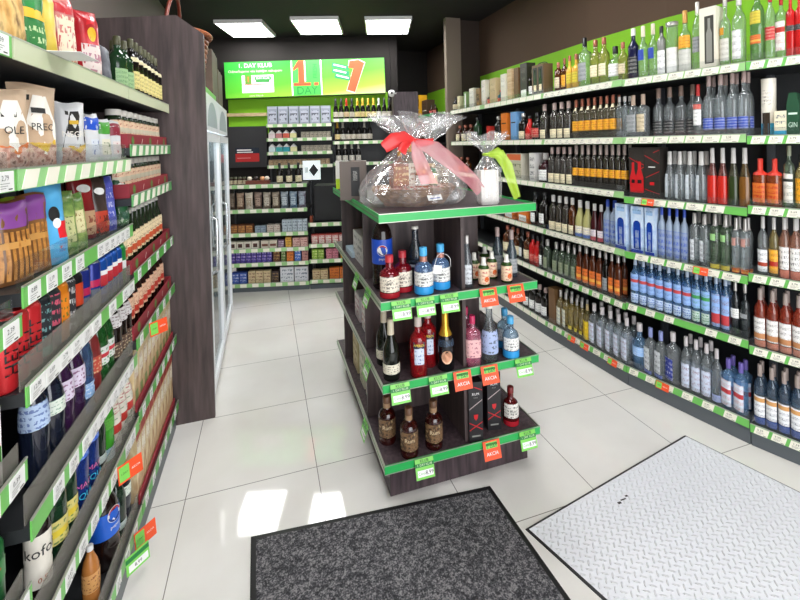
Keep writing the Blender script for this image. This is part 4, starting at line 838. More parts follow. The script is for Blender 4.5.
# fourth shelf: cans
z = lv[3]
def hell(b, wr):
    for s, u in ((.016, 0), (.016, .006)): b.text('HELL', .046, BLACK, lambda x, y: wr(y*.9, .082+x), .9) if u == 0 else None
    return 'lettering'
CANS = {
 'red': bottle_meshes('drink_can', 'can', .168, .0285, P('can_red', 'd02a30', .3, .3), labels=(), seg=16, extra=hell),
 'teal': bottle_meshes('drink_can', 'can', .168, .0285, P('can_black', '20262c', .3, .3), labels=[(.06, .2, P('can_teal', '1f8a7a', .3, .3), 3), (.3, .85, printed('20262c', '7fb0b0', sc=8), 1.4)], seg=16),
 'pink': bottle_meshes('drink_can', 'can', .168, .0285, P('can_black', '20262c', .3, .3), labels=[(.25, .9, printed('2a2a30', 'e0607a', sc=8, thr=.5), 1.4)], seg=16),
 'or': bottle_meshes('drink_can', 'can', .168, .0285, P('can_orange', 'e8861a', .3, .3), labels=[(.3, .8, printed('e8861a', '4a6a2a', sc=6), 1.4)], seg=16),
 'bw': bottle_meshes('drink_can', 'can', .168, .0285, P('can_black2', '1a1a1e', .3, .3), labels=[(.1, .95, printed('2a2a2e', 'd8d8d8', sc=8, thr=.52), .6)], seg=16),
 'br': bottle_meshes('drink_can', 'can', .168, .0285, P('can_black2', '1a1a1e', .3, .3), labels=[(.4, .8, P('can_red2', 'd84a2a', .3, .2), .8)], seg=16),
 'bs': bottle_meshes('drink_can', 'can', .168, .0265, P('can_silver', 'aab2c4', .25, .6), labels=[(.42, .93, P('can_blue', '20308a', .28, .3), 3), (.46, .6, P('can_red3', 'c82a5a', .3, .2), .8)], seg=16),
 'pb': bottle_meshes('drink_can', 'can', .16, .0285, P('can_pepsi', '1f5ab8', .28, .4), labels=[(.38, .62, P('can_red4', 'd23a44', .3, .2), .7), (.62, .72, WHITE, .6), (.05, .2, P('can_deep', '16408c', .3, .3), 3)], seg=16),
 'gr': bottle_meshes('drink_can', 'can', .16, .0285, P('can_green', '2f9a4a', .28, .4), labels=[(.4, .6, WHITE, .7)], seg=16)}
for k, xs, lb in (('red', (2, 14, 27), 'red energy drink can with black lettering'), ('teal', (37.5,), 'black energy drink can with teal foot'), ('pink', (47.5,), 'black energy drink can with pink print'), ('or', (56.5,), 'orange energy drink can'), ('bw', (64,), 'black energy drink can with white stripe'), ('br', (71.5,), 'black energy drink can with orange red patch'),
                  ('bs', (80, 91), 'slim blue and silver energy drink can'), ('pb', (98, 103.5, 109, 113.5), 'blue cola can'), ('gr', (117.5,), 'green soft drink can')):
    for i, x in enumerate(xs):
        p = lpos(x, z, .05); put(CANS[k], p, LF-.6, lb+(', %s from the shelf end' % ORD[i] if len(xs) > 1 else ' in the row of cans'), 'can', lb)
# fifth shelf: soft drink bottles
z = lv[2]
PURP = glass('5a2a6a', .6, .08, '7a4a8a'); WTR = glass('7aa4d8', .35, .06, 'a8c8ee'); DKB = glass('2a3450', .6, .08, '4a5470'); GRP = glass('2f8a3a', .55, .08, '5aa860'); COLA = P('cola', '1a0f0e', .1); REDJ = P('red_juice', '7a2a2a', .2)
BT = {
 'wc': bottle_meshes('drink_bottle', 'ridge', .285, .031, DKB, P('blue_cap', '4a7ac8', .4), .92, [(.5, .72, printed('b8cdea', '4a62a8', sc=8, thr=.5), 3)], 16),
 'lc': bottle_meshes('drink_bottle', 'ridge', .275, .034, DKB, P('grey_cap', 'c8c6c2', .4), .92, [(.48, .62, printed('dfe8dc', '4a8a6a', sc=8), 3)], 16),
 'pu': bottle_meshes('drink_bottle', 'ridge', .285, .034, PURP, P('violet_cap', '6a5aa8', .4), .92, [(.46, .66, printed('dcd0e4', '7a2a6a', sc=6), 3)], 16),
 'wa': bottle_meshes('drink_bottle', 'pet', .285, .034, WTR, P('blue_cap', '2f4fb8', .4), .92, [(.20, .36, printed('8fb4e0', 'e8f0fa', sc=8), 3)], 16),
 'rj': bottle_meshes('drink_bottle', 'pet', .275, .032, REDJ, WHITE, .92, [(.36, .56, printed('c04a3a', 'e0d0a0', sc=6), 3)], 16),
 'gc': bottle_meshes('drink_bottle', 'pet', .285, .035, GRP, P('green_cap', '2f8a3a', .4), .92, [(.34, .56, printed('d8dcd8', '2f8a3a', 'c02a3a', (.4, .62), sc=6), 3)], 16),
 'dc': bottle_meshes('drink_bottle', 'pet', .28, .036, COLA, BLACK, .92, [(.60, .78, printed('d8d4d4', '6a4a4a', sc=6), 3), (.2, .4, printed('5a4438', 'd8c8a8', sc=6), 3)], 16)}
for k, xs, lb in (('wc', (35,), 'dark blue drink bottle with pale blue label'), ('lc', (50,), 'slim dark drink bottle with pale green label'), ('pu', (60, 72), 'purple drink bottle with pale label'), ('wa', (81,), 'light blue water bottle beside the purple ones'), ('rj', (90,), 'red juice bottle beside the light blue one'),
                  ('gc', (97, 103), 'green soda bottle with red cross label'), ('dc', (111, 117, 122), 'dark cola bottle with pale shoulder label')):
    for i, x in enumerate(xs):
        p = lpos(x, z, .055); put(BT[k], p, LF-.5, lb+(', %s from the shelf end' % ORD[i] if len(xs) > 1 else ''), 'bottle', lb)
# sixth shelf
z = lv[1]
def kof(b, wr): b.text('kofola', .036, INK, lambda x, y: wr(x, .115+y)); b.text('0,5 l', .018, P('rust', 'b0603a', .5), lambda x, y: wr(x, .045+y)); return 'lettering'
def aqua(b, wr): b.text('AQUA', .026, P('cyan_print', '3ac0e0', .4), lambda x, y: wr(x, .065+y)); b.text('MAG', .024, P('pink_print', 'd05a9a', .4), lambda x, y: wr(x, .095+y)); return 'lettering'
CB = glass('1c4fc0', .6, .06, '3a6ad0'); DGR = glass('1f5a34', .6, .06, '3a7a4a')
BB = {
 'ko': bottle_meshes('drink_bottle', 'pet', .26, .027, COLA, P('brown_cap2', '5a2a1a', .4), .92, [(.10, .60, P('cream_label', 'efe9dc', .4), 3)], 18, extra=kof),
 'gy': bottle_meshes('drink_bottle', 'pet', .27, .036, DGR, P('green_cap', '2f8a3a', .4), .92, [(.22, .45, printed('d8cc7a', '4a7a3a', 'e0c83a', (.3, .6), sc=6), 3)], 16),
 'bl': bottle_meshes('drink_bottle', 'pet', .28, .036, CB, P('blue_cap', '2f4fb8', .4), .92, [(.62, .74, printed('3a6ad8', '9ab8f0', sc=6), 3)], 16, extra=aqua),
 'dg': bottle_meshes('drink_bottle', 'ridge', .26, .034, glass('3a5a44', .5, .06, '5a7a64'), P('grey_cap', 'c8c6c2', .4), .92, [(.2, .3, printed('c8d4d0', '4a6a5a'), 3)], 16),
 'lg': bottle_meshes('drink_bottle', 'pet', .265, .035, P('bright_green', '3f9a2a', .2), P('teal_cap', '2f8a8a', .4), .92, [(.04, .2, printed('b8d4e0', '4a8a9a'), 3), (.45, .6, printed('5aaa3a', '1f5a1a'), 3)], 16),
 'st': bottle_meshes('juice_bottle', 'slope', .26, .033, P('juice_white', 'e2ded0', .3), P('bright_red_cap', 'd83a2a', .4), .86, [(.06, .42, printed('e8e2d4', '3f7a3a', 'c83a32', (.4, .75), sc=5), 3), (.48, .62, printed('e8e2d4', 'b02a3a', sc=4, thr=.5), 3)], 16)}
for k, xs, lb in (('gy', (51, 62), 'dark green soda bottle with yellow label'), ('bl', (75, 86), 'deep blue water bottle with cyan lettering'), ('dg', (94,), 'greyish green ridged water bottle'), ('lg', (102.5,), 'bright green drink bottle'), ('st', (110.5, 117, 123), 'white juice bottle with red cap and fruit print')):
    for i, x in enumerate(xs):
        p = lpos(x, z, .055); put(BB[k], p, LF-.5, lb+(', %s from the shelf end' % ORD[i] if len(xs) > 1 else ''), 'bottle', lb)
p = lpos(38, z, .048); put(BB['ko'], p, LF-.7, 'cola bottle with big cream label and black lettering', 'bottle')
# bottom shelf
z = lv[0]
def pepsi(b, wr):
    out = lambda q, k: (q[0]*k, q[1]*k, q[2])
    b.add([wr(.026*math.cos(i*PI/10), .190+.026*math.sin(i*PI/10)) for i in range(20)], [tuple(range(20))], WHITE)
    for a0, a1, mt in ((.12, PI-.35, RED), (PI+.12, 2*PI-.35, P('deep_blue', '123a8a', .3))):
        b.add([out(wr(.024*math.cos(a0+(a1-a0)*i/10), .190+.024*math.sin(a0+(a1-a0)*i/10)), 1.012) for i in range(11)], [tuple(range(11))], mt)
    b.text('pepsi', .017, WHITE, lambda x, y: wr(x, .150+y)); return 'logo'
PEP = bottle_meshes('drink_bottle', 'pet', .31, .048, COLA, P('blue_cap', '2f4fb8', .4), .94, [(.38, .66, P('label_blue', '1f62d0', .35), 3)], 20, extra=pepsi)
p = lpos(104, z, .06); put(PEP, p, LF-.5, 'cola bottle with blue label on the bottom gondola shelf')
p = lpos(91, z, .05); put(bottle_meshes('drink_bottle', 'pet', .2, .024, C('b8763a', .2), WHITE, .92, [(.3, .6, printed('d8a060', '8a3a1a', sc=6), 3)], 14), p, LF-.5, 'orange red juice bottle on the bottom gondola shelf')
for i, x in enumerate((116, 121)): p = lpos(x, z, .05); put(BB['dg' if i == 0 else 'lc'] if i == 0 else BT['lc'], p, LF, ('greyish green water bottle on the bottom gondola shelf', 'clear dark water bottle with pale label on the bottom gondola shelf')[i])
# ---- the bay at the edge of the view
lv = LLEV[0]
CTN = box_meshes('juice_carton', .055, .055, .165, P('carton_white', 'efece8', .45), [(.05, .95, .3, .75, printed('efe8e4', 'c8342a', sc=4, thr=.48)), (.1, .9, .05, .28, P('carton_purple', '8a3a6a', .45)), (.62, .98, .3, .5, P('leaf_green', '4a9a3a', .4))], lambda w_, d_, h_: [('gable', (lambda b: (b.prism([(-d_/2, 0), (d_/2, 0), (0, .035)], -w_/2, w_/2, P('carton_white', 'efece8', .45), Matrix(((0, 0, 1, 0), (1, 0, 0, 0), (0, 1, 0, h_), (0, 0, 0, 1)))), b.mesh('gable'))[-1])(MB()))])
def star(b, wr):
    b.add([wr(.016*(1 if k % 2 == 0 else .45)*math.sin(k*PI/5), .105+.016*(1 if k % 2 == 0 else .45)*math.cos(k*PI/5)) for k in range(10)], [tuple(range(10))], P('star_red', 'd8202a', .35)); return 'star'
BEER = bottle_meshes('beer_can', 'can', .165, .034, P('beer_green', '1f6a34', .28, .3), labels=[(.5, .75, P('beer_pale', '3f8a4a', .3, .2), 1)], seg=18, extra=star)
for y_, lb in ((1.075, 'next to the soft drinks'), (1.0, 'before the other carton, nearer the entrance')):
    put(CTN, (XL-.05, y_, .9321), LF-.5, 'white fruit juice carton with red fruit print, '+lb, 'carton', 'fruit juice cartons')
put(BEER, (XL-.055, 1.09, .6521), LF-.6, 'green beer can with red star in the bay by the entrance', 'can')

# ================================================================== WOOD PANEL, FRIDGES, WICKER BASKET
def pz(x, y, Y): q = atY(x, y, Y); return q.x, q.z
a_, b_, c_ = pz(103, 21, 2.76), pz(176, 15, 2.76), pz(203, 34, 2.76)
poly = [(-.995, 0), (-.33, 0), (-.33, c_[1]), (min(b_[0], -.36), b_[1]), (-.995, a_[1])]
pm = MB(); pm.prism(poly, -.03, 0, WOODP, Matrix(((1, 0, 0, 0), (0, 0, -1, 2.76), (0, 1, 0, 0), (0, 0, 0, 1))))
o = obj('end_panel', pm, label='tall dark wood end panel with cut corner between sauces and fridges', cat='panel')
FW_ = P('fridge_white', 'f2f6f9', .3)
def fridge(y0, y1, label):
    t = thing('drinks_fridge', label, 'fridge', (-.64, (y0+y1)/2, 0), 0, 'white drinks fridges'); h = (y1-y0)/2; x0, x1 = -.31, .27
    b = MB(); b.box(x0, x0+.03, -h, h, .03, 1.96, FW_); b.box(x0+.03, x1, -h, -h+.03, .03, 1.96, FW_); b.box(x0+.03, x1, h-.03, h, .03, 1.96, FW_)
    b.box(x0+.03, x1, -h+.03, h-.03, .03, .13, FW_); b.box(x0+.03, x1, -h+.03, h-.03, 1.72, 1.96, FW_); b.box(x0+.02, x1-.02, -h+.03, h-.03, 0, .03, BLACK); obj('body', b, t)
    hd = MB(); hd.box(x1+.001, x1+.035, -h, h, 1.73, 1.965, FW_); ho = obj('header', hd, t)
    ar = MB(); ar.add([(x1+.0355, -h*.75, 1.76)]+[(x1+.0355, h*.8*math.cos(PI-a*PI/10), 1.76+.17*math.sin(a*PI/10)) for a in range(11)], [tuple(range(12))], P('header_print', 'aab8bc', .4)); obj('arch_print', ar, ho)
    d = MB(); e = .055
    d.box(x1+.001, x1+.04, -h, -h+e, .12, 1.715, FW_); d.box(x1+.001, x1+.04, h-e, h, .12, 1.715, FW_); d.box(x1+.001, x1+.04, -h+e, h-e, .12, .12+e, FW_); d.box(x1+.001, x1+.04, -h+e, h-e, 1.715-e, 1.715, FW_)
    do = obj('door', d, t); obj('glass_pane', MB().box(x1+.016, x1+.022, -h+e, h-e, .12+e, 1.715-e, glass('dfe9ea', .16, .03, 'eef4f4')), do)
    hn = MB(); hn.tube([(x1+.04, -h+.028, .85), (x1+.075, -h+.028, .87), (x1+.075, -h+.028, 1.18), (x1+.04, -h+.028, 1.2)], .009, CHROME, 8); obj('handle', hn, do)
    obj('added_glow_strip', MB().box(x1-.05, x1-.03, -h+.05, h-.05, 1.69, 1.70, P('added_fridge_glow', 'f4fbff', .5, 0, 22)), t)  # unseen glowing strip, added to brighten the fridge
    for z in (.13, .5, .86, 1.22, 1.52):
        obj('shelf', MB().box(x0+.031, x1-.06, -h+.031, h-.031, z, z+.012, P('fridge_shelf', 'c8ced2', .4)), t)
    return t
fridge(2.80, 3.50, 'white glass door drinks fridge beside the wood end panel'); fridge(3.52, 4.30, 'white glass door drinks fridge near the back counter')
FB = bottle_meshes('drink_bottle', 'pet', .25, .034, P('teal_drink', '2f8fa8', .2), WHITE, .92, [(.3, .55, printed('d8e8ea', '2f6a8a'), 3)], 10)
for i, (y, z) in enumerate([(2.93, 1.232), (3.02, 1.232), (3.11, 1.232), (2.93, .872), (3.02, .872), (3.65, 1.232), (3.74, 1.232), (3.65, .872)]):
    put(FB, (-.47, y, z), LF, 'teal drink bottle inside a white fridge, %s counted from the wood panel' % ORD[i], group='bottles in the fridges')
KB = mottled('cardboard', ['4a3a30', '5a483c', '665246'], 6, .6)
for i, (y0, y1, z1) in enumerate([(3.45, 3.82, 2.36), (3.86, 4.22, 2.28)]):
    b = MB(); b.box(-.60, -.36, y0, y1, 1.9605, z1, KB); o = obj('cardboard_box', b, label='brown cardboard box on top of the %s fridge' % ('first', 'second')[i], cat='box')
    obj('tape', MB().box(-.601, -.359, (y0+y1)/2-.02, (y0+y1)/2+.02, z1, z1+.0015, P('tape', 'b89a70', .3)), o)
g = MB(); g.box(-.345, -.337, 2.82, 3.42, 1.9605, 2.0, GREENT); g.box(-.36, -.345, 2.82, 3.42, 1.9605, 1.9665, GREENT); obj('price_rail', g, label='green price rail lying along the fridge top edge by the basket', cat='rail')
# wicker basket
bt = thing('wicker_basket', 'round wicker basket with a tall hooped handle on top of the fridge', 'basket', (-.575, 3.20, 1.9605))
WK = mottled('wicker', ['5a2c18', '8a4a2a', 'b0704a'], 60, .5, (1, 1, 2.5), 0, .6); b = MB(); nseg = 28
for j in range(13):
    z = .012+j*.031; r = .155+.07*(z/.5)
    b.tube([(r*math.cos(2*PI*i/nseg)*(1+.012*(-1)**(i+j)), r*math.sin(2*PI*i/nseg)*(1+.012*(-1)**(i+j)), z) for i in range(nseg)], .017, WK, 5, True)
b.lathe([(.0, .005), (.15, .005), (.205, .40)], WK, 24); obj('woven_body', b, bt)
obj('rim', MB().tube([(.232*math.cos(2*PI*i/28), .232*math.sin(2*PI*i/28), .425) for i in range(28)], .019, WK, 7, True), bt)
obj('handle', MB().tube([(0.03*math.sin(a*PI/14), .225*math.cos(a*PI/14), .42+.27*math.sin(a*PI/14)) for a in range(15)], .012, P('handle_red', '6a2a1c', .4), 8), bt)

# ================================================================== BACK WALL AND COUNTER
def bT(s, d, z): q = bk(s, d, z); return Matrix(((TB.x, NB.x, 0, q.x), (TB.y, NB.y, 0, q.y), (0, 0, 1, q.z), (0, 0, 0, 1)))
BA = math.atan2(TB.y, TB.x)
# lightbox sign
SD = 1.12
cs = [bkpx(x, y, SD) for x, y in ((224.5, 66), (385, 57), (385, 95.5), (226, 100))]
s0, s1 = cs[0][0], cs[1][0]; z0, z1 = (cs[2][1]+cs[3][1])/2, (cs[0][1]+cs[1][1])/2; SW, SHh = s1-s0, z1-z0
def sign_face():
    m, t, b, out = nt('lightbox_face'); tc = node(t, 'TexCoord'); sx = node(t, 'SeparateXYZ'); t.links.new(tc.outputs['Generated'], sx.inputs[0])
    mu = node(t, 'Math', operation='MULTIPLY'); mu.inputs[1].default_value = .45; ad = node(t, 'Math', operation='SUBTRACT'); t.links.new(sx.outputs['X'], mu.inputs[0])
    mz = node(t, 'Math', operation='MULTIPLY'); mz.inputs[1].default_value = .75; t.links.new(sx.outputs['Z'], mz.inputs[0]); t.links.new(mu.outputs[0], ad.inputs[0]); t.links.new(mz.outputs[0], ad.inputs[1])
    r = ramp(t, [(0, '2fa636'), (.45, '58b82e'), (.78, '98cf3a'), (1, 'd4e8a0')]); a2 = node(t, 'Math', operation='ADD'); a2.inputs[1].default_value = .55; t.links.new(ad.outputs[0], a2.inputs[0]); t.links.new(a2.outputs[0], r.inputs[0])
    t.links.new(r.outputs[0], b.inputs['Base Color']); t.links.new(r.outputs[0], b.inputs['Emission Color']); b.inputs['Emission Strength'].default_value = .28; return m
def lit(c): return P('lit_'+c, c, .6, 0, .28)
sg = thing('lightbox_sign', 'long backlit green club card sign high on the dark back wall', 'sign', bk(s0, SD, z0), BA); sg.rotation_euler = (0, -math.radians(1.2), BA)
obj('case', MB().box(0, SW, .003, .12, 0, SHh, P('case_dark_green', '2a5a20', .4)), sg)
fc = obj('lit_face', MB().box(.006, SW-.006, -.002, .0025, .006, SHh-.006, sign_face()), sg)
def sb(x0, x1, z0, z1, mt, y=-.003): b = MB(); u = SW; b.quad((x0*u, y, z0*SHh), (x1*u, y, z0*SHh), (x1*u, y, z1*SHh), (x0*u, y, z1*SHh), mt); return b
def st(b, s, x, z, size, mt, y=-.004, sx=1, rot=0): c, q = math.cos(rot), math.sin(rot); b.text(s, size*SHh, mt, lambda X, Z: (x*SW+X*c-Z*q, y, z*SHh+X*q+Z*c), sx); return b
t = MB(); st(t, '1. DAY KLUB', .19, .88, .16, lit('ffffff')); st(t, 'Odmeňujeme vás každým nákupom', .19, .73, .10, lit('eaf6d8')); st(t, 'www.1day.sk', .19, .06, .07, lit('eaf6d8')); obj('lettering', t, sg)
b = sb(.105, .30, .14, .62, lit('f4f4f2')); b.f += []; 
for x0, x1, zz0, zz1, mt in ((.125, .165, .38, .62, lit('5a8a2a')), (.185, .285, .48, .58, lit('2f8a3a')), (.19, .275, .42, .48, lit('2f8a3a')), (.105, .30, .355, .375, lit('c05a4a'))):
    b.quad((x0*SW, -.0045, zz0*SHh), (x1*SW, -.0045, zz0*SHh), (x1*SW, -.0045, zz1*SHh), (x0*SW, -.0045, zz1*SHh), mt)
st(b, '1', .145, .5, .22, lit('d8602a'), -.006); st(b, 'DAY KLUB', .235, .53, .075, lit('ffffff'), -.006); obj('club_card', b, sg)
b = sb(.41, .60, .02, .985, lit('45b04a'))
for x0, x1 in ((.41, .418), (.592, .60)): b.quad((x0*SW, -.0045, .02*SHh), (x1*SW, -.0045, .02*SHh), (x1*SW, -.0045, .985*SHh), (x0*SW, -.0045, .985*SHh), lit('ffffff'))
OG = lit('e8502a')
for pts in (((.455, .98), (.49, .98), (.49, .37), (.455, .37)), ((.424, .37), (.53, .37), (.53, .29), (.424, .29)), ((.425, .78), (.456, .98), (.456, .80), (.425, .70)), ((.55, .37), (.578, .37), (.578, .29), (.55, .29))):
    b.add([(x*SW, -.005, z*SHh) for x, z in pts], [(0, 3, 2, 1)], OG)
b.quad((.493*SW, -.0052, .40*SHh), (.50*SW, -.0052, .40*SHh), (.50*SW, -.0052, .98*SHh), (.493*SW, -.0052, .98*SHh), lit('ffffff'))
st(b, 'DAY', .505, .145, .30, lit('1f8a3a'), -.006, .95); st(b, 'FRESH', .56, .68, .16, lit('1f7a3a'), -.006, .9, PI/2); obj('day_logo', b, sg)
b = MB(); wv = lambda pts, mt, y: b.add([(x*SW, y, z*SHh) for x, z in pts], [tuple(range(len(pts)))], mt)
one = [(.765, .12), (.815, .05), (.885, .88), (.845, .96), (.785, .93), (.775, .72), (.80, .74)]
one = [(.755, .13), (.805, .06), (.872, .86), (.835, .95), (.777, .93), (.770, .74), (.800, .72)]
cx_, cz_ = .81, .55
wv([((x-cx_)*1.10+cx_, (z-cz_)*1.06+cz_) for x, z in one], lit('f4e8d0'), -.0042); wv(one, lit('e0562e'), -.0056)
for k, (x, z) in enumerate(((.70, .82), (.70, .67), (.715, .52))):
    wv([(x-.03, z+.08), (x+.075, z-.03), (x+.07, z-.15), (x-.035, z-.04)], lit('1f8a5a'), -.0048-.0001*k); wv([(x-.022, z+.045), (x+.055, z-.045), (x+.053, z-.085), (x-.024, z+.005)], lit('f0f6ee'), -.0062)
obj('number_logo', b, sg)
# rail, dark screen
q0 = bkpx(227, 115, 1.2); q1 = bkpx(265, 113, 1.2)
b = MB(); b.box(0, q1[0]-q0[0]+.02, 0, .044, -.022, .022, WOODL); o = obj('wall_rail', b, None, bk(q0[0], 1.2, q0[1]), BA, 'pale wooden rail on the green band below the lightbox', 'rail')
q0 = bkpx(228, 168, 1.16); q1 = bkpx(267, 126, 1.16)
t = thing('dark_board', 'dark grey hanging board with red and blue notice left of the cigarette rack'.replace('left of', 'beside'), 'board', bk(q0[0], 1.16, q0[1]), BA); w0, h0 = q1[0]-q0[0]-.01, q1[1]-q0[1]
obj('panel', MB().box(0, w0, 0, .08, 0, h0, P('board_dark', '38383a', .35)), t)
b = MB(); b.quad((w0*.2, -.001, h0*.14), (w0*.8, -.001, h0*.14), (w0*.8, -.001, h0*.34), (w0*.2, -.001, h0*.34), P('notice_red', 'c02a2a', .5)); b.quad((w0*.2, -.001, h0*.34), (w0*.8, -.001, h0*.34), (w0*.8, -.001, h0*.48), (w0*.2, -.001, h0*.48), P('notice_dark', '1e2a3a', .5))
b.box(w0*.24, w0*.6, -.002, -.001, h0*.41, h0*.44, WHITE); b.box(w0*.24, w0*.64, -.002, -.001, h0*.36, h0*.385, WHITE); b.box(w0*.24, w0*.58, -.002, -.001, h0*.22, h0*.24, P('notice_pink', 'e08a8a', .5)); obj('notice', b, t)

def row(zs, d, items, shelfname, catd='packet', s_edge=None):
    """items: list of (s0, s1, n, height, material, name, label, decals)."""
    for s0, s1, n, h, mt, nm, lb, dec in items:
        wd = (s1-s0)/n
        me = box_meshes(nm, wd*.92, .07, h, mt, dec)
        for i in range(n):
            put(me, bk(s0+wd*(i+.5), d+.055, zs), BA, lb+(', %s from the fridges, ' % ORD[i] if n > 1 else ' on the ')+shelfname, catd, lb+' on '+shelfname if n > 1 else None)
pr_ = lambda a, b: [(.06, .94, .1, .9, printed(a, b, sc=6, thr=.52))]
def bst(i, L): return cards(L, .13, .07, CREAM, 0, txt=False), GREENP
def bsh(nm, lb, s0, s1, d, dp, lv, zt, kick=.0, style=bst):
    shelving(nm, lb, bk(s0, d), bk(s1, d), bk(s0, d+dp), bk(s1, d+dp), lv, style, 'back wall shelving', zt, None, kick)
CL = [.075, .305, .465, .64, .905, 1.18]
bsh('counter_shelving', 'low counter bay facing the aisle filled with chocolate and packets', -.10, .81, 0, .42, CL, 1.17, .05)
CR_ = [.085, .315, .49, .73]
bsh('counter_shelving', 'low counter bay beside the display island with orange sweets', .815, 1.42, 0, .42, CR_, .76, .05)
bsh('cigarette_rack', 'narrow wall rack of small packs below the lightbox', .145, 1.02, 1.0, .235, [1.345, 1.525, 1.71, 1.90], 1.95)
bsh('wine_rack', 'wall rack of sparkling wine below the lightbox', 1.03, 1.86, 1.0, .235, [1.36, 1.65, 1.955], 2.0)
obj('till_cabinet', MB().box(.02, .50, 0, .3, 0, .40, BLACK), None, bk(.86, .08, .7605), BA, 'black till cabinet on the low counter behind the diamond sign', 'cabinet')
a1 = MB()
row(.0875, 0, [(-.05, .12, 2, .13, C('2f4a98'), 'sweets_packet', 'blue sweets packet', pr_('3a58a8', 'c8d0e8')), (.13, .38, 3, .14, C('c8b48a'), 'biscuit_packet', 'cream biscuit packet', pr_('cdb890', '6a3a2a')), (.39, .47, 1, .13, C('3a2a2a'), 'biscuit_packet', 'dark biscuit packet', pr_('3a2a2a', 'a88a5a')), (.48, .80, 2, .17, C('d8d8dc'), 'wafer_box', 'white striped wafer box', pr_('d8dadf', '5a6a7a'))], 'lowest counter shelf')
row(.3175, 0, [(-.06, .40, 8, .14, C('3a2a72'), 'chocolate_bar', 'violet chocolate bar', pr_('42308a', 'b8a8d8')), (.41, .49, 1, .14, C('5a3420'), 'chocolate_bar', 'brown chocolate bar', pr_('5a3420', 'c8a060')), (.50, .55, 1, .13, C('5a7a3a'), 'chocolate_bar', 'green chocolate bar', pr_('5a7a3a', 'e0d8b0')), (.56, .64, 1, .14, C('d06a20'), 'chocolate_bar', 'orange chocolate bar', pr_('d87a28', '7a2a1a')), (.65, .72, 1, .14, C('3a6ac0'), 'chocolate_bar', 'blue chocolate bar', pr_('3a6ac0', 'e8e8f0')), (.73, .80, 1, .14, C('b0706a'), 'chocolate_bar', 'pinkish chocolate bar', pr_('b8807a', '5a2a3a'))], 'second lowest counter shelf')
row(.4775, 0, [(-.07, .26, 4, .085, C('d8d2c2'), 'chocolate_box', 'white chocolate box with dark oval', [(.2, .8, .25, .75, C('4a2a20'))]), (.28, .46, 2, .09, C('d0c6b4'), 'chocolate_box', 'cream chocolate box with brown stripe', [(.1, .9, .3, .6, C('6a3a2a'))]), (.47, .54, 1, .09, C('7a5a70'), 'chocolate_box', 'mauve chocolate box', pr_('8a6a80', 'e0d8e0')), (.55, .62, 1, .12, C('d8a03a'), 'chocolate_box', 'golden chocolate box', pr_('d8a840', '8a4a20')), (.63, .80, 2, .11, C('c89a90'), 'chocolate_box', 'pink chocolate box', pr_('d0aaa0', '8a2a3a'))], 'third lowest counter shelf')
row(.6525, 0, [(-.05, .20, 3, .10, C('7a4a2a'), 'sweets_packet', 'brown sweets packet', pr_('8a5a34', 'e0a050')), (.22, .34, 2, .08, C('8a9aa8'), 'sweets_packet', 'grey blue sweets packet', pr_('90a0ae', '2a3a4a')), (.35, .50, 2, .09, C('c0b4a8'), 'sweets_packet', 'pale sweets packet', pr_('c8beb2', '7a4a3a')), (.52, .80, 5, .14, C('b4c0c8'), 'mint_tube', 'silvery upright mint tube', pr_('bcc8d0', '4a5a6a'))], 'fourth lowest counter shelf')
pk = [('7a6a58', '3a2a20'), ('b8a088', '5a3a2a'), ('9a8a74', 'd8d0c0'), ('a08878', '4a3a34'), ('c8c0b0', '6a5a4a'), ('b8ac98', '5a4a3a'), ('c4ccd0', '4a5a6a'), ('b8c8d0', '3a5a7a'), ('a8b8c4', '5a4a5a')]
for i, (c1, c2) in enumerate(pk):
    s = -.04+.098*i; bag('crisp_packet', 'small hanging snack packet above the mint tubes, %s from the fridge side' % ORD[i], bk(s, .06, .9175), BA, .085, .19, .04, foil(c1, c2), 60+i, deco=lambda g, b: (g.patch(b, .15, .85, .2, .7, printed(pk[i][0], pk[i][1], sc=5, thr=.5)), 'print')[-1], group='hanging snack packets')
row(1.1925, 0, [(.0+.12, .40, 1, .05, C('7a3a2a'), 'goods_tray', 'reddish brown tray holding small sweets', []), ], 'counter top', 'tray')
SB_ = bottle_meshes('beer_bottle', 'wine', .24, .034, DRK, BLACK, .88, [(.1, .4, ccr, 1.4)], 10)
for i in range(3): put(SB_, bk(.50+.105*i, .07, 1.1925), BA, 'dark beer bottle with cream label on the counter top, %s from the fridge side' % ORD[i], group='beer bottles on the counter')
SJ = bottle_meshes('sauce_jar', 'jar', .09, .022, BRN, C('4a4a30'), .8, [(.1, .6, corn, 3)], 8)
for i in range(5): put(SJ, bk(-.06+.05*i-.0, .13, 1.1925), BA, 'small dark jar on the counter top, %s from the fridge side' % ORD[i], group='jars on the counter')
CK = C('e0c8a0')
for i, (s, c) in enumerate([(.17, 'e8dcc8'), (.24, '2a1a18'), (.31, 'd89a6a'), (.36, 'e0d0c0')]):
    b = MB(); b.lathe([(.0, 0), (.022, .004), (.03, .022), (.02, .042), (0, .046)], C(c), 10); obj('wrapped_sweet', b, None, bk(s, .055, 1.2427), 0, 'wrapped sweet lying on the reddish brown tray, %s from the fridge side' % ORD[i], 'sweet', 'sweets on the counter tray')
row(.0975, 0, [(.84, 1.02, 2, .11, C('c8b080'), 'sweets_packet', 'cream and brown sweets packet', pr_('cdb890', '7a3a1a')), (1.03, 1.38, 3, .13, C('c8661e'), 'sweets_packet', 'orange sweets packet', pr_('d07428', '8a2a10'))], 'lowest shelf by the island')
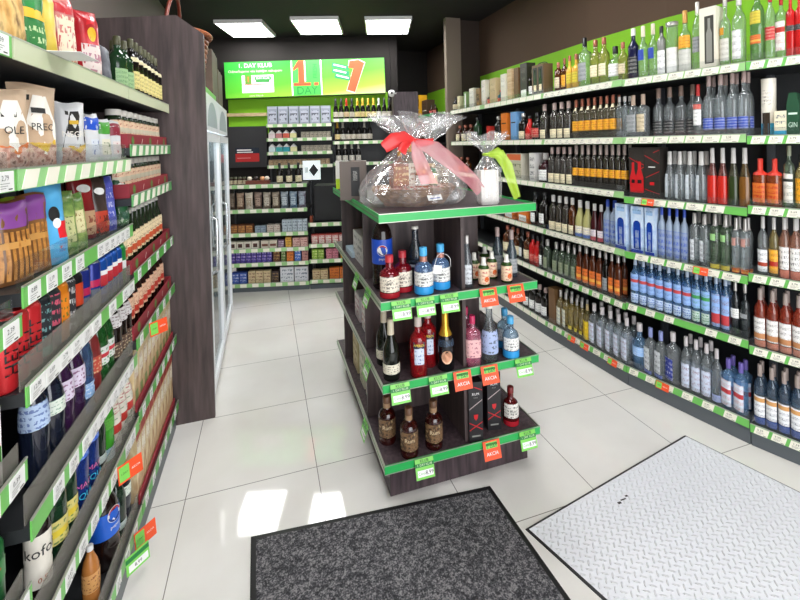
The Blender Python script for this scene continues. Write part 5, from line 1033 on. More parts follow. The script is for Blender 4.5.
row(.3275, 0, [(.84, .98, 2, .12, C('7aa02a'), 'sweets_packet', 'lime green sweets packet', pr_('86ac38', 'e0e8a0')), (1.0, 1.14, 2, .12, C('c06a7a'), 'sweets_packet', 'pink sweets packet', pr_('c87a8a', '6a1a2a')), (1.16, 1.38, 2, .12, C('d89a2a'), 'sweets_packet', 'amber sweets packet', pr_('dca640', '8a3a1a'))], 'second shelf by the island')
row(.5025, 0, [(.84, 1.38, 7, .11, C('b84038'), 'sweets_packet', 'red and white sweets packet', pr_('d8c8c0', 'b82a2a'))], 'third shelf by the island')
row(.7425, 0, [(.83, .86, 1, .08, C('8a3a1a'), 'sweets_packet', 'slim brown sweets packet', [])], 'upper shelf by the island')
row(1.9125, 1.0, [(.155, 1.01, 6, .25, C('9aa0ae'), 'grey_carton', 'grey carton with dark portrait print', [(.15, .85, .12, .75, printed('b8bcc8', '2c2c38', sc=4, thr=.5)), (.05, .95, .86, .96, C('b8bcc4'))])], 'top of the wall rack', 'box')
for zz, cs_, nm in ((1.7225, ('e8d8d8', 'c07a7a', 'd8604a', 'ece8a8'), 'upper middle'), (1.5375, ('d8ecec', '3fa8a8', '2fa0b0', 'ece8b0'), 'lower middle')):
    for i, c in enumerate(cs_):
        t_ = thing('tobacco_carton', '%s pointed carton on the %s row of the wall rack' % (('white', 'rose', 'red', 'pale yellow') if nm[0] == 'u' else ('pale blue', 'teal', 'deep teal', 'pale yellow'))[0:4][i] if False else '%s carton with peaked white top on the %s row of the wall rack' % ((('white', 'rose', 'red', 'pale yellow') if nm[0] == 'u' else ('pale blue', 'teal', 'deep teal', 'pale yellow'))[i], nm), 'carton', bk(.21+.095*i, 1.055, zz), BA)
        obj('carton_body', MB().box(-.042, .042, -.03, .03, 0, .075, C(c)), t_); pk_ = MB(); pk_.prism([(-.042, 0), (.042, 0), (0, .045)], -.03, .03, WHITE, Matrix(((1, 0, 0, 0), (0, 0, 1, 0), (0, 1, 0, .0752), (0, 0, 0, 1)))); obj('peak', pk_, t_)
    row(zz, 1.0, [(.60, 1.0, 7, .09, C('9a9484'), 'small_pack', 'small grey green pack', pr_('a8a290', '4a3a2a'))], nm+' row of the wall rack', 'pack')
row(1.3575, 1.0, [(.16, .98, 13, .085, C('9a8468'), 'small_pack', 'small brown and gold pack', pr_('b09a78', '6a3a1a'))], 'lowest row of the wall rack', 'pack')
CHP = {c: bottle_meshes('sparkling_wine_bottle', 'champ', .29, .036, DRK, C(c, .3, .4), .66, [(.12, .36, printed(l, '5a4a30'), 1.3)], 10) for c, l in (('d9a93a', 'd8c48a'), ('b0301a', 'c8b08a'), ('2c2c2c', 'c8c0b0'), ('d8d4c8', 'd8d4c8'))}
for i, c in enumerate(['2c2c2c', '2c2c2c', 'b0301a', '2c2c2c', 'd9a93a', 'd9a93a', 'd9a93a', 'd9a93a', 'd8d4c8', '2c2c2c', '2c2c2c']):
    put(CHP[c], bk(1.075+.074*i, 1.055, 1.9675), BA, 'sparkling wine bottle on the top of the wine rack, %s from the cigarette rack' % ORD[i], group='sparkling wine on top')
for i, c in enumerate(['d9a93a', 'd8d4c8', '2c2c2c', '2c2c2c', '2c2c2c', 'd8d4c8', '2c2c2c']):
    put(CHP[c], bk(1.09+.074*i, 1.055, 1.6625), BA, 'sparkling wine bottle on the middle wine rack shelf, %s from the cigarette rack' % ORD[i], group='sparkling wine in the middle')
for i in range(4): put(CHP['d8d4c8'], bk(1.10+.09*i, 1.055, 1.3725), BA, 'pale topped wine bottle on the low wine rack shelf, %s from the cigarette rack' % ORD[i], group='low wine bottles')
# diamond sign on the counter
q0 = bkpx(303, 177.5, .2); q1 = bkpx(320, 160.5, .2); zb = max(q0[1], 1.195)
t = thing('counter_sign', 'square white sign with black diamond standing on the till cabinet edge', 'sign', bk(q0[0], .2, 1.1925), BA); w0 = q1[0]-q0[0]
obj('stand', MB().box(w0*.3, w0*.45, .004, .012, 0, .03, BLACK), t)
b = MB(); b.box(0, w0, 0, .02, .03, q1[1]-1.1925, P('screen_white', 'e8f2f2', .4, 0, .5)); obj('board', b, t); hz = (q1[1]-1.1925+.03)/2; hh = w0*.36
b = MB(); b.add([(w0*.62, -.001, hz-hh), (w0*.62+hh*.75, -.001, hz), (w0*.62, -.001, hz+hh), (w0*.62-hh*.75, -.001, hz)], [(0, 1, 2, 3)], BLACK)
for k in range(3): b.quad((w0*(.12+.07*k), -.001, hz-hh*.4), (w0*(.15+.07*k), -.001, hz-hh*.4), (w0*(.15+.07*k), -.001, hz+hh*.5), (w0*(.12+.07*k), -.001, hz+hh*.5), BLACK)
obj('diamond_print', b, t)
# tall cabinet and camera
q0 = bkpx(393, 92, .62); q1 = bkpx(418, 90, .62)
o = bevel(obj('tall_cabinet', MB().box(0, q1[0]-q0[0], 0, .35, 0, q0[1], WOOD), None, bk(q0[0], .62), BA, 'tall dark brown cabinet between the wine rack and the pillar', 'cabinet'))
t = thing('security_camera', 'small white security camera on the corner of the tall cabinet', 'camera', bk(q0[0]-.02, .60, q0[1]-.02), BA)
b = MB(); b.lathe([(0, -.045), (.03, -.035), (.042, 0), (.04, .03), (.02, .042), (0, .042)], WHITE, 14); obj('housing', b, t); obj('lens', MB().lathe([(0, -.012), (.014, -.012), (.014, .02), (0, .02)], BLACK, 10, T=Matrix.Translation((0, -.042, 0)) @ Matrix.Rotation(PI/2, 4, 'X')), t); obj('bracket', MB().box(.02, .06, .0, .018, -.008, .008, WHITE), t)

# ================================================================== DISPLAY ISLAND
IX0, IX1, IY0, IY1 = .46, 1.255, 1.78, 3.08
IZ = [.191, .548, .912, 1.296]
it = thing('display_island', 'four tier dark wood display island with green shelf edges in the middle of the floor', 'display', (IX0, IY0, 0))
W1, W2 = IX1-IX0, IY1-IY0
bevel(obj('plinth', MB().box(.045, W1-.02, .08, W2-.08, 0, .165, WOOD), it), .003)
for i, z in enumerate(IZ):
    so = bevel(obj('shelf', MB().box(.004, W1-.004, .004, W2-.004, z-.018, z+.010, WOOD), it), .002)
    tp = z+.020
    obj('front_edge', MB().box(0, W1, 0, .004, z-.020, tp, GREENI).box(.0, W1, -.0012, 0, z-.0205, z-.0175, ALU).box(0, W1, -.0012, 0, tp-.003, tp+.0005, ALU), so)
    for nm, x0, x1 in (('side_edge', 0, .004), ('side_edge', W1-.004, W1)):
        mt = GREENI if i == 3 else ALU
        obj(nm, MB().box(x0, x1, .0041, W2, z-.020, tp, mt).box(x0-.0012 if x0 == 0 else x1, x0 if x0 == 0 else x1+.0012, .004, W2, z-.004, z+.004, P('edge_groove', '6f8a6a', .5)), so)
z0, z1 = .165, IZ[3]-.018
BX = 1.13-IX0
obj('cross_panel', MB().box(.012, BX, .37, .388, z0, z1, WOODP), it)
obj('cross_panel', MB().box(.012, BX, 1.02, 1.038, z0, z1, WOODP), it)
obj('divider_panel', MB().box(.405, .423, .035, .37, z0, z1, WOODP), it)
obj('core_panel', MB().box(.405, .423, .388, 1.02, z0, z1, WOODP), it)
def isl(x, y, lev): q = atZ(x, y, IZ[lev]+.010); return Vector((q.x, q.y, IZ[lev]+.0101))
FC = face(-.25, -1)
def cardtag(lev, x, y, orange, label, side=False):
    z = IZ[lev]-.032
    if side: q = atX(x, y, IX0-.008); loc = (IX0-.004, q.y, IZ[lev]+.018); rz = -PI/2
    else: q = atY(x, y, IY0-.008); loc = (q.x, IY0-.004, IZ[lev]+.018); rz = 0
    t = thing('price_card', label, 'price card', loc, rz, 'hanging price cards')
    t.rotation_euler = (-.30, 0, rz)
    b = MB(); w_, h_ = .088, .080; m0 = ORANGE if orange else GREENC
    b.box(-w_/2, w_/2, -.0042, -.003, -h_, 0, m0); o = obj('card', b, t)
    p = MB(); y = -.0046
    def r(x0, x1, z0, z1, mt): p.quad((x0*w_, y, -z0*h_), (x1*w_, y, -z0*h_), (x1*w_, y, -z1*h_), (x0*w_, y, -z1*h_), mt)
    if orange:
        r(-.34, .34, .08, .40, GREENC); r(-.34, .34, .13, .24, GREEND); p.text('1. DAY', .018, P('deep_green', '14401f', .5), lambda X, Z: (X, y-.0006, -.31*h_+Z)); p.text('AKCIA', .021, WHITE, lambda X, Z: (X, y-.0006, -.68*h_+Z))
    else:
        r(-.5, .5, .22, .40, GREEND); p.text('1. DAY KLUB', .0125, P('pale_card_print', 'd8f0c0', .5), lambda X, Z: (X, y-.0006, -.31*h_+Z)); p.text('KLUB', .017, P('deep_green', '14401f', .5), lambda X, Z: (X, y-.0006, -.12*h_+Z)); r(-.40, .44, .56, .88, WHITE); p.text('Cena', .016, GREENT, lambda X, Z: (-.016+X, y-.0006, -.72*h_+Z)); p.text('8,99', .022, INK, lambda X, Z: (.02+X, y-.0006, -.72*h_+Z))
    obj('card_print', p, o)
for lev, x, y, orr, lb in ((2, 401, 308, 0, 'below the front red gin bottle'), (2, 425, 306, 0, 'below the first blue gin bottle'), (2, 449, 302, 0, 'below the second blue gin bottle'), (2, 488, 296, 1, 'below the first peach syrup bottle'), (2, 515, 290, 1, 'at the corner below the tall clear bottles'),
                           (1, 400, 393, 0, 'below the dark sparkling wine bottles'), (1, 438, 386, 0, 'below the gold topped bottle'), (1, 462, 380, 1, 'below the island divider, second shelf from the bottom'), (1, 489, 374, 1, 'below the pink gin and big clear bottle'), (1, 523, 367, 0, 'at the corner below the blue labelled bottles'),
                           (0, 424, 467, 0, 'below the three rum bottles'), (0, 491, 451, 1, 'below the black gift boxes'), (0, 527, 436, 0, 'at the corner below the red rum bottle')):
    cardtag(lev, x, y, orr, ('orange' if orr else 'green')+' price card hanging on the island '+lb)
for lev, x, y, lb in ((2, 358, 293, 'second along'), (2, 369, 304, 'by the front corner'), (1, 369, 382, 'by the front corner'), (0, 367, 452, 'by the front corner')):
    cardtag(lev, x, y, 0, 'green price card on the island side facing the fridges, %s of its shelf, %s' % (lb, {2: 'upper', 1: 'middle', 0: 'bottom'}[lev]) if False else 'green price card on the island side, %s, %s shelf' % (lb, {2: 'upper', 1: 'middle', 0: 'bottom'}[lev]), True)

CLI = glass('d5dde0', .16, .03, 'eef3f5')
def script(txt, size, zc, mt=INK):
    def f(b, wr): b.text(txt, size, mt, lambda x, y: wr(x, zc+y)); return 'lettering'
    return f
APO = [(.0, .93), (.02, 1), (.50, 1), (.56, .97), (.62, .84), (.66, .6), (.69, .44), (.72, .38), (1, .38)]
SH['apo'] = APO
SH['pet2'] = [(0, .8), (.03, 1), (.25, 1), (.27, .96), (.30, 1), (.72, 1), (.80, .93), (.87, .72), (.93, .40), (1, .34)]
GR = bottle_meshes('gin_bottle', 'apo', .19, .046, glass('b01c2c', .62, .05, 'd03a48'), P('red_seal', 'b8323a', .35), .83, [(.16, .52, printed('e6dccb', '3a3230', sc=9, thr=.55), 1.2), (.0+.02, .14, P('red_foot', 'a8202c', .25), 3)], 20, extra=script('Gin', .022, .075))
GB = bottle_meshes('gin_bottle', 'apo', .215, .044, glass('8fb8ea', .5, .05, 'b4d4f4'), P('sky_seal', '4aa8dc', .35), .82, [(.20, .50, printed('e6e6e2', '3a3a40', sc=9, thr=.55), 1.25), (.03, .19, P('sky_band', '2f9ade', .35), 3), (.70, .81, P('copper_band', 'b07a6a', .35, .3), 3)], 20, extra=script('Gin', .022, .08))
p = isl(383, 287, 2); put(bottle_meshes('drink_bottle', 'pet2', .345, .049, COLA, P('blue_cap', '2f4fb8', .4), .95, [(.36, .70, P('label_blue', '1f4fc0', .35), 3)], 24, extra=pepsi), p, FC, 'big cola bottle with blue label at the island corner')
for i, (x, y) in enumerate(((390, 296), (403, 290))): put(GR, isl(x, y, 2), FC, ('red gin bottle with cream label, front one of the two', 'red gin bottle with cream label standing behind the other')[i], group='red gin')
for i, (x, y) in enumerate(((424, 293), (441, 288))): o = put(GB, isl(x, y, 2), FC, ('light blue gin bottle next to the red ones', 'light blue gin bottle with a white paper tag on its neck')[i], group='light blue gin')
b = MB(); b.box(-.019, .019, -.0495, -.0485, .085, .125, WHITE, Matrix.Translation((-.035, 0, 0)) @ Matrix.Rotation(.12, 4, 'Y')); obj('paper_tag', b, o); b = MB(); b.tube([(.0, -.02, .175), (.03, -.03, .165), (.044, -.022, .145), (.044, -.03, .11)], .0012, WHITE, 5); b.tube([(-.035, -.049, .125), (-.02, -.03, .16), (0, -.02, .175)], .0012, WHITE, 5); obj('string', b, o)
put(bottle_meshes('carafe_bottle', 'slope', .28, .044, glass('6f7884', .3, .04, 'a4acb6'), P('white_cap', 'e9e6dc', .35), .95, [(.30, .34, WHITE, 3)], 20), isl(416, 281, 2), FC, 'clear tapering bottle with white cap behind the gin bottles')
SLIM = bottle_meshes('vodka_bottle', 'slope', .25, .028, glass('9aa0a6', .4, .03, 'b8bec4'), P('silver_cap', 'b8b4b0', .3, .5), .84, [(.08, .45, printed('c8ccd0', '3a3e46', sc=8), .6)], 18)
put(SLIM, isl(467.5, 286.5, 2), FC, 'slim silvery bottle right beside the island divider'.replace('right beside', 'beside'))
SYR = bottle_meshes('syrup_bottle', 'vodka', .135, .027, P('syrup_green', '2f4a1c', .2), P('white_cap', 'e9e6dc', .35), .74, [(.08, .62, printed('efd0b0', 'b04a4a', sc=6), 1.5)], 16, extra=lambda b, wr: (b.add([wr(.008+.012*math.cos(a*PI/6), .035+.013*math.sin(a*PI/6)) for a in range(12)], [tuple(range(12))], P('peach', 'd8662a', .4)), b.text('Peach', .011, P('rose_print', 'b04a5a', .5), lambda x, y: wr(x, .066+y)), 'peach_print')[-1])
for i, (x, y, l) in enumerate(((484, 285, 'front one by the first orange card'), (506.7, 281.5, 'front one before the tall clear bottles'), (492, 277.5, 'behind the front one'), (474.5, 279, 'beside the slim silvery bottle'), (485, 271.5, 'rearmost against the back panel'))): put(SYR, isl(x, y, 2), FC, 'small green syrup bottle with peach label, '+l, group='peach syrup')
TCL = bottle_meshes('vodka_bottle', 'slope', .24, .028, glass('7a8a98', .34, .03, 'a0b0bc'), P('pink_grey_cap', 'b09a94', .4), .80, [(.1, .4, cgr, .9)], 18)
for i, (x, y) in enumerate(((498, 272), (512, 276))): put(TCL, isl(x, y, 2), FC, 'tall clear bottle behind the peach syrups, %s' % ('next to the back panel', 'at the open island side')[i], group='tall clear bottles')
PRO = bottle_meshes('sparkling_wine_bottle', 'champ', .27, .038, P('prosecco_glass', '10160f', .1), P('cream_foil', 'd0c4ac', .4), .74, [(.12, .28, printed('e2dcc8', '6a6250', sc=6), 1.4)], 20)
put(PRO, isl(391.7, 377.5, 1), FC, 'dark sparkling wine bottle with cream label, front one on the island', group='dark sparkling wine'); put(PRO, isl(384.5, 362.5, 1), FC, 'dark sparkling wine bottle with cream label, standing behind on the island', group='dark sparkling wine')
def aper(b, wr):
    b.add([wr(-.028, .135), wr(-.014, .137), wr(0, .138), wr(.014, .137), wr(.028, .135), wr(.028, .165), wr(.014, .169), wr(0, .170), wr(-.014, .169), wr(-.028, .165)], [tuple(range(10))], P('navy_print', '1c1c3a', .4))
    b.text('APEROL', .015, P('yellow_print2', 'e8d84a', .4), lambda x, y: (lambda q: (q[0]*1.02, q[1]*1.02, q[2]))(wr(x*.95, .152+y))); return 'lettering'
APE = bottle_meshes('aperitif_bottle', 'wine', .27, .040, glass('c81e2a', .7, .05, 'e03a40'), P('pale_cap2', 'c8b8b0', .4), .84, [(.24, .52, printed('cfd8e8', '3a5a9a', sc=5), .55)], 20, extra=aper)
put(APE, isl(419, 374.5, 1), FC, 'red aperitif bottle with pale label, front one on the island', group='red aperitif'); put(APE, isl(428.5, 364, 1), FC, 'red aperitif bottle with pale label, standing behind the other', group='red aperitif')
def seal(b, wr): b.add([wr(.027*math.cos(a*PI/10), .068+.031*math.sin(a*PI/10)) for a in range(20)], [tuple(range(20))], P('rose_gold', 'd8a888', .35, .3)); b.add([(lambda q: (q[0]*1.015, q[1]*1.015, q[2]))(wr(.019*math.cos(a*PI/10), .068+.022*math.sin(a*PI/10))) for a in range(20)], [tuple(range(20))], P('rose_gold2', 'c89070', .35, .3)); return 'seal'
put(bottle_meshes('sparkling_wine_bottle', 'champ', .268, .040, P('black_glass', '0f1114', .08), GOLD, .60, [(.43, .54, printed('1a2430', '4a6a8a', sc=6), 1.2)], 22, extra=seal), isl(446, 367.5, 1), FC, 'sparkling wine bottle with gold foil and round rose seal')
PG = bottle_meshes('gin_bottle', 'flask', .235, .036, glass('e08aa8', .5, .05, 'f0b0c4'), P('magenta_cap', 'c02a5a', .35), .84, [(.20, .56, printed('e6b4b4', 'a0506a', sc=6), 1.1)], 20, 4)
put(PG, isl(473, 364, 1), FC, 'pink gin bottle with magenta cap, front one', group='pink gin'); put(PG, isl(466, 353, 1), FC, 'pink gin bottle with magenta cap, half hidden by the divider', group='pink gin')
put(bottle_meshes('water_bottle', 'slope', .27, .040, CLI, P('white_cap', 'e9e6dc', .35), .94, [(.16, .56, printed('a8b8dc', '4a5260', sc=5), 1.5)], 22), isl(490, 359.5, 1), FC, 'big clear tapering bottle with grey blue label')
BG = bottle_meshes('gin_bottle', 'apo', .20, .039, glass('a8c4dc', .3, .04, 'cfe2f0'), P('sky_seal', '4aa8dc', .35), .82, [(.22, .52, printed('e6e6e2', '3a3a40', sc=9), 1.25), (.03, .20, P('sky_band', '2f9ade', .35), 3)], 20)
put(BG, isl(511, 356, 1), FC, 'clear gin bottle with bright blue foot band, front one', group='blue footed gin'); put(BG, isl(505, 346.5, 1), FC, 'clear gin bottle with bright blue foot band, behind the front one', group='blue footed gin')
SH['rum'] = [(.0, .96), (.02, 1), (.10, 1), (.12, .95), (.16, 1), (.56, 1), (.63, .93), (.69, .72), (.72, .48), (.75, .40), (1, .40)]
RUM = bottle_meshes('rum_bottle', 'rum', .215, .041, glass('4a1410', .78, .05, '7a2a1a'), P('cork_wood', '6a4a34', .45), .86, [(.17, .56, mottled('rum_label', ['1a1210', '8a6a4a', '2a1c18', 'b89a70'], 45, .45), 1.25), (.75, .855, P('kraft_band', 'a08060', .5), 3)], 22, extra=script('Bumbu', .02, .085, P('cream_print', 'e0cda8', .5)))
RUM = bottle_meshes('rum_bottle', 'rum', .215, .041, glass('4a1410', .78, .05, '7a2a1a'), P('cork_wood', '6a4a34', .45), .86, [(.17, .56, mottled('rum_label', ['1a1210', '8a6a4a', '2a1c18', 'b89a70'], 45, .45), 1.25), (.75, .855, P('kraft_band', 'a08060', .5), 3)], 22, extra=script('Rum', .026, .085, P('cream_print', 'e0cda8', .5)))
for x, y, l in ((387.5, 440, 'rearmost of three at the island corner'), (409.5, 453.5, 'front one of the three'), (434, 445, 'nearest the divider of the three')): put(RUM, isl(x, y, 0), FC, 'dark red rum bottle with ornate label, '+l, group='dark rum')
def cross(wd, dp, ht):
    y = -dp/2-.001; b = MB(); R1, R2 = P('red_figure', 'c01a20', .4), P('silver_line', 'b8a8a8', .3, .3)
    for x0, z0, x1, z1, mt in ((-.48, .55, .48, .70, R2), (-.48, .20, .48, .33, R1), (-.48, .33, .48, .20, R1), (-.1, .92, .48, .86, R1)):
        d = Vector((z0-z1, 0, (x1-x0)*.4)).normalized()*.0022
        b.quad((x0*wd-d.x, y, z0*ht-d.z), (x1*wd-d.x, y, z1*ht-d.z), (x1*wd+d.x, y, z1*ht+d.z), (x0*wd+d.x, y, z0*ht+d.z), mt)
    b.add([(x*wd, y-.0004, z*ht) for x, z in ((-.16, .46), (.16, .46), (.13, .40), (0, .36), (-.13, .40))], [(0, 4, 3, 2, 1)], R1)
    b.text('RUM', .017, WHITE, lambda X, Z: (X, y-.0004, ht*.80+Z)); b.text('XXX', .010, GREYINK, lambda X, Z: (X, y-.0004, ht*.74+Z)); b.box(-wd*.3, wd*.3, y-.0004, y, ht*.09, ht*.115, GREYINK)
    return [('red_print', b.mesh('red_print'))]
XB = box_meshes('gift_box', .068, .07, .285, P('black_card', '1f1d20', .4), (), cross)
for x, y, l in ((474, 437, 'front one by the divider'), (492, 425.5, 'rear one by the red rum')): put(XB, isl(x, y, 0), FC+.1, 'black gift box with crossed red lines, '+l, 'box', 'black gift boxes')
put(bottle_meshes('rum_bottle', 'apo', .185, .038, glass('8a1c20', .68, .05, 'b03038'), P('dark_red_cap', '7a1a1a', .4), .84, [(.24, .60, printed('e4e0d8', '3a3836', sc=8, thr=.55), 1.25), (.02, .15, P('red_foot', 'a8202c', .25), 3)], 22, extra=script('Rum', .018, .078)), isl(511, 422.5, 0), FC, 'red rum bottle with white label at the open island corner')
# goods in the side openings
for lev, y0, y1, mt, ht, lb, ps in ((2, 2.36, 2.62, C('d8d6d2'), .17, 'white packet pushed into the side of the island, upper opening', pr_('dcdad6', '8a8a8a')), (1, 2.28, 2.42, C('e0dcd8'), .16, 'white and red carton in the middle side opening, front one', pr_('e0dcd8', 'b03a4a')), (1, 2.48, 2.62, C('d8cfd0'), .15, 'white and red carton in the middle side opening, rear one', pr_('dcd4d4', 'a04a6a')),
                                    (0, 2.24, 2.36, C('d8d4c4'), .22, 'white carton in the lowest side opening, front one', pr_('dedace', '8a8a6a')), (0, 2.40, 2.52, C('cfcab4'), .22, 'cream carton in the lowest side opening, middle one', pr_('d4cfb8', '6a8a4a')), (0, 2.58, 2.72, C('c8b88a'), .2, 'yellowish carton in the lowest side opening, rear one', pr_('cdbf94', '8a6a2a'))):
    put(box_meshes('carton', (y1-y0), .14, ht, mt, ps), (IX0+.12, (y0+y1)/2, IZ[lev]+.0101), -PI/2, lb, 'carton')
put(box_meshes('leaflet_pile', .20, .12, .035, C('b8ccd8'), []), (IX0+.09, 2.70-.02, IZ[2]+.0101), -PI/2, 'pale blue leaflet pad lying in the upper side opening', 'pad')

# special offer cards on the gondola and liquor wall edges
def edgecard(P_, rz, w_, h_, orange, label, tilt=-.12):
    t = thing('price_card', label, 'price card', P_, rz, 'special offer cards on shelf edges'); t.rotation_euler = (tilt, 0, rz)
    b = MB(); b.box(-w_/2, w_/2, -.0035, -.002, -h_, 0, ORANGE if orange else GREENC); o = obj('card', b, t); p = MB(); y = -.004
    def r(x0, x1, z0, z1, mt): p.quad((x0*w_, y, -z0*h_), (x1*w_, y, -z0*h_), (x1*w_, y, -z1*h_), (x0*w_, y, -z1*h_), mt)
    if orange: r(-.46, -.05, .1, .9, GREENC); p.text('1.DAY', w_*.11, P('deep_green', '14401f', .5), lambda X, Z: (-.25*w_+X, y-.0006, -.5*h_+Z)); p.text('AKCIA', w_*.12, WHITE, lambda X, Z: (.22*w_+X, y-.0006, -.5*h_+Z))
    else: r(-.5, .5, .1, .35, GREEND); r(-.4, .44, .5, .88, WHITE); p.text('8,99', h_*.26, INK, lambda X, Z: (X, y-.0006, -.69*h_+Z))
    obj('card_print', p, o)
for x, y, zz, o_, lb in ((121, 494, LLEV[1][1], 1, 'orange offer card on the soft drink bay edge above the cola bottle'), (137, 560, LLEV[1][0], 1, 'orange offer card on the lowest edge of the soft drink bay'), (129, 590, LLEV[1][0], 0, 'green offer card on the lowest edge of the soft drink bay'), (151, 333, LLEV[2][2], 1, 'orange offer card on the sauce bay edge above the pasta packets')):
    q_ = atX(x, y, XL+.008); edgecard((XL+.036, q_.y, zz+.022), PI/2-.75, .085, .062, o_, lb)
for x, lev, lb in ((572, 5, 'first from the pillar on the bottom liquor shelf edge'), (585, 5, 'second from the pillar on the bottom liquor shelf edge'), (613, 5, 'third from the pillar on the bottom liquor shelf edge'), (663, 5, 'below the blue medal bottle on the bottom liquor shelf edge'), (648, 2, 'on the shelf edge below the black gift boxes'), (701, 3, 'on the shelf edge below the greenish clear bottles')):
    i, q_, n_, t_, sv, L_ = bay_of(x, RL[lev], -.008); A_ = BAYS[i][0]; pq = A_+t_*sv-n_*.0065; edgecard((pq.x, pq.y, BAYS[i][4][lev]+.019), math.atan2(t_.y, t_.x), .075, .042, 1, 'orange offer card '+lb, -.3)

# ================================================================== ON TOP OF THE ISLAND
ZT = IZ[3]+.0102
def top(x, y): q = atZ(x, y, ZT); return Vector((q.x, q.y, ZT))
def cello():
    m, t, b, out = nt('cellophane'); b.inputs['Base Color'].default_value = lin('f2f2f2'); b.inputs['Roughness'].default_value = .12; b.inputs['Specular IOR Level'].default_value = 1.0
    tr = node(t, 'BsdfTransparent'); gl = node(t, 'BsdfGlossy'); gl.inputs['Roughness'].default_value = .12
    tc = node(t, 'TexCoord'); nz = node(t, 'TexNoise', Scale=14.0, Detail=3.0); t.links.new(tc.outputs['Object'], nz.inputs[0]); bp = node(t, 'Bump', Strength=.7, Distance=.02); t.links.new(nz.outputs[0], bp.inputs['Height']); t.links.new(bp.outputs[0], gl.inputs['Normal']); t.links.new(bp.outputs[0], b.inputs['Normal'])
    lw = node(t, 'LayerWeight', Blend=.4); mr = node(t, 'MapRange'); mr.inputs['To Min'].default_value = .11; mr.inputs['To Max'].default_value = .55; t.links.new(lw.outputs['Facing'], mr.inputs['Value']); t.links.new(bp.outputs[0], lw.inputs['Normal'])
    a = node(t, 'MixShader', Fac=.6); t.links.new(gl.outputs[0], a.inputs[1]); t.links.new(b.outputs[0], a.inputs[2])
    mx = node(t, 'MixShader'); t.links.new(mr.outputs[0], mx.inputs[0]); t.links.new(tr.outputs[0], mx.inputs[1]); t.links.new(a.outputs[0], mx.inputs[2]); t.links.new(mx.outputs[0], out.inputs[0]); return m
CEL = cello()
def wrapper(prof, seg, seed, amp, ex=1.0, ey=1.0, pleats=11):
    r = random.Random(seed); b = MB(); v = []; n = len(prof); ph = [r.uniform(0, 6.28) for _ in range(4)]
    for j, (rr, z, a) in enumerate(prof):
        for i in range(seg):
            t = 2*PI*i/seg
            k = 1+a*(.55*math.sin(pleats*t+ph[0]+.7*j)+.45*math.sin((pleats+6)*t+ph[1]-j)+r.uniform(-.5, .5))
            v.append((rr*k*math.cos(t)*ex, rr*k*math.sin(t)*ey, z+a*amp*math.sin((pleats//2)*t+ph[2])))
    f = []
    for j in range(n-1):
        for i in range(seg):
            q = (i+1) % seg; f += [(j*seg+i, j*seg+q, (j+1)*seg+q), (j*seg+i, (j+1)*seg+q, (j+1)*seg+i)]
    b.add(v, f, CEL); return b
def ribbon_strip(pts, wd, mt, T=None):
    b = MB(); v = []
    for i, p in enumerate(pts):
        p = Vector(p); d = (Vector(pts[min(i+1, len(pts)-1)])-Vector(pts[max(i-1, 0)])).normalized(); s = d.cross(Vector((.2, -1, .1))).normalized()
        if s.length < .1: s = Vector((1, 0, 0))
        w_ = wd[i] if isinstance(wd, list) else wd
        for k, o in enumerate((-1, -.4, .3, 1)): v.append(p+s*w_*o+Vector((0, -1, 0))*(.006*(-1)**k))
    f = [(4*i+k, 4*i+k+1, 4*i+k+5, 4*i+k+4) for i in range(len(pts)-1) for k in range(3)]
    b.add(v, f, mt, True); return b
RB_ = P('red_ribbon', 'd83232', .35); TUL = sheer('e8949c', .42); LIM = sheer('bce040', .6)
hc = top(414, 201)
hp = Vector((.735, 2.10, ZT))
BSK = MB(); hexr = lambda r, rot=.3: [(r*1.12*math.cos(PI/3*i+rot), r*.86*math.sin(PI/3*i+rot)) for i in range(6)]
HZ = .09; P0, P1, P2, P3 = hexr(.155), hexr(.225), hexr(.212), hexr(.148)
v = [(x, y, 0) for x, y in P0]+[(x, y, HZ) for x, y in P1]+[(x, y, HZ) for x, y in P2]+[(x, y, .012) for x, y in P3]
f = [tuple(range(5, -1, -1))]+[(i, (i+1) % 6, 6+(i+1) % 6, 6+i) for i in range(6)]+[(6+i, 6+(i+1) % 6, 12+(i+1) % 6, 12+i) for i in range(6)]+[(12+i, 12+(i+1) % 6, 18+(i+1) % 6, 18+i) for i in range(6)]+[tuple(range(18, 24))]
BSK.add(v, f, WOODB)
bk_ = obj('gift_tray', BSK, None, hp, 0, 'six sided brown tray of the gift hamper with a white price card', 'tray')
g_ = MB(); PRC = (Vector(P1[4])+Vector(P1[5]))/2
ang_f = math.atan2(P1[5][1]-P1[4][1], P1[5][0]-P1[4][0])
pr = obj('price_label', MB().box(-.042, .042, -.0022, -.001, .0, .05, WHITE), bk_, (PRC.x*.94, PRC.y*.94-.004, .030), ang_f); pr.rotation_euler = (-.55, 0, ang_f)
b = MB(); b.text('75,00', .027, INK, lambda x, y: (x, -.0028, .032+y)); b.box(-.03, .03, -.0028, -.0024, .008, .013, BLUE); obj('lettering', b, pr)
PAP = mottled('shredded_paper', ['c83a34', 'e08a7a', 'e8d8c8', 'b0302c'], 60, .6, (1, 1, 1), 0, .8)
b = MB(); rnd = random.Random(3)
pts = hexr(.195)
b.add([(0, 0, .085)]+[(x, y, .068) for x, y in pts], [(0, 1+i, 1+(i+1) % 6) for i in range(6)], PAP)
for _ in range(130):
    a, r = rnd.uniform(0, 6.28), rnd.uniform(.02, .185); x, y = r*1.0*math.cos(a), r*.78*math.sin(a); d = rnd.uniform(0, 6.28); l = rnd.uniform(.02, .045)
    b.tube([(x-l*math.cos(d), y-l*math.sin(d), .080), (x, y, .092+rnd.uniform(0, .01)), (x+l*math.cos(d), y+l*math.sin(d), .078)], .0022, PAP if rnd.random() < .6 else CREAM, 4)
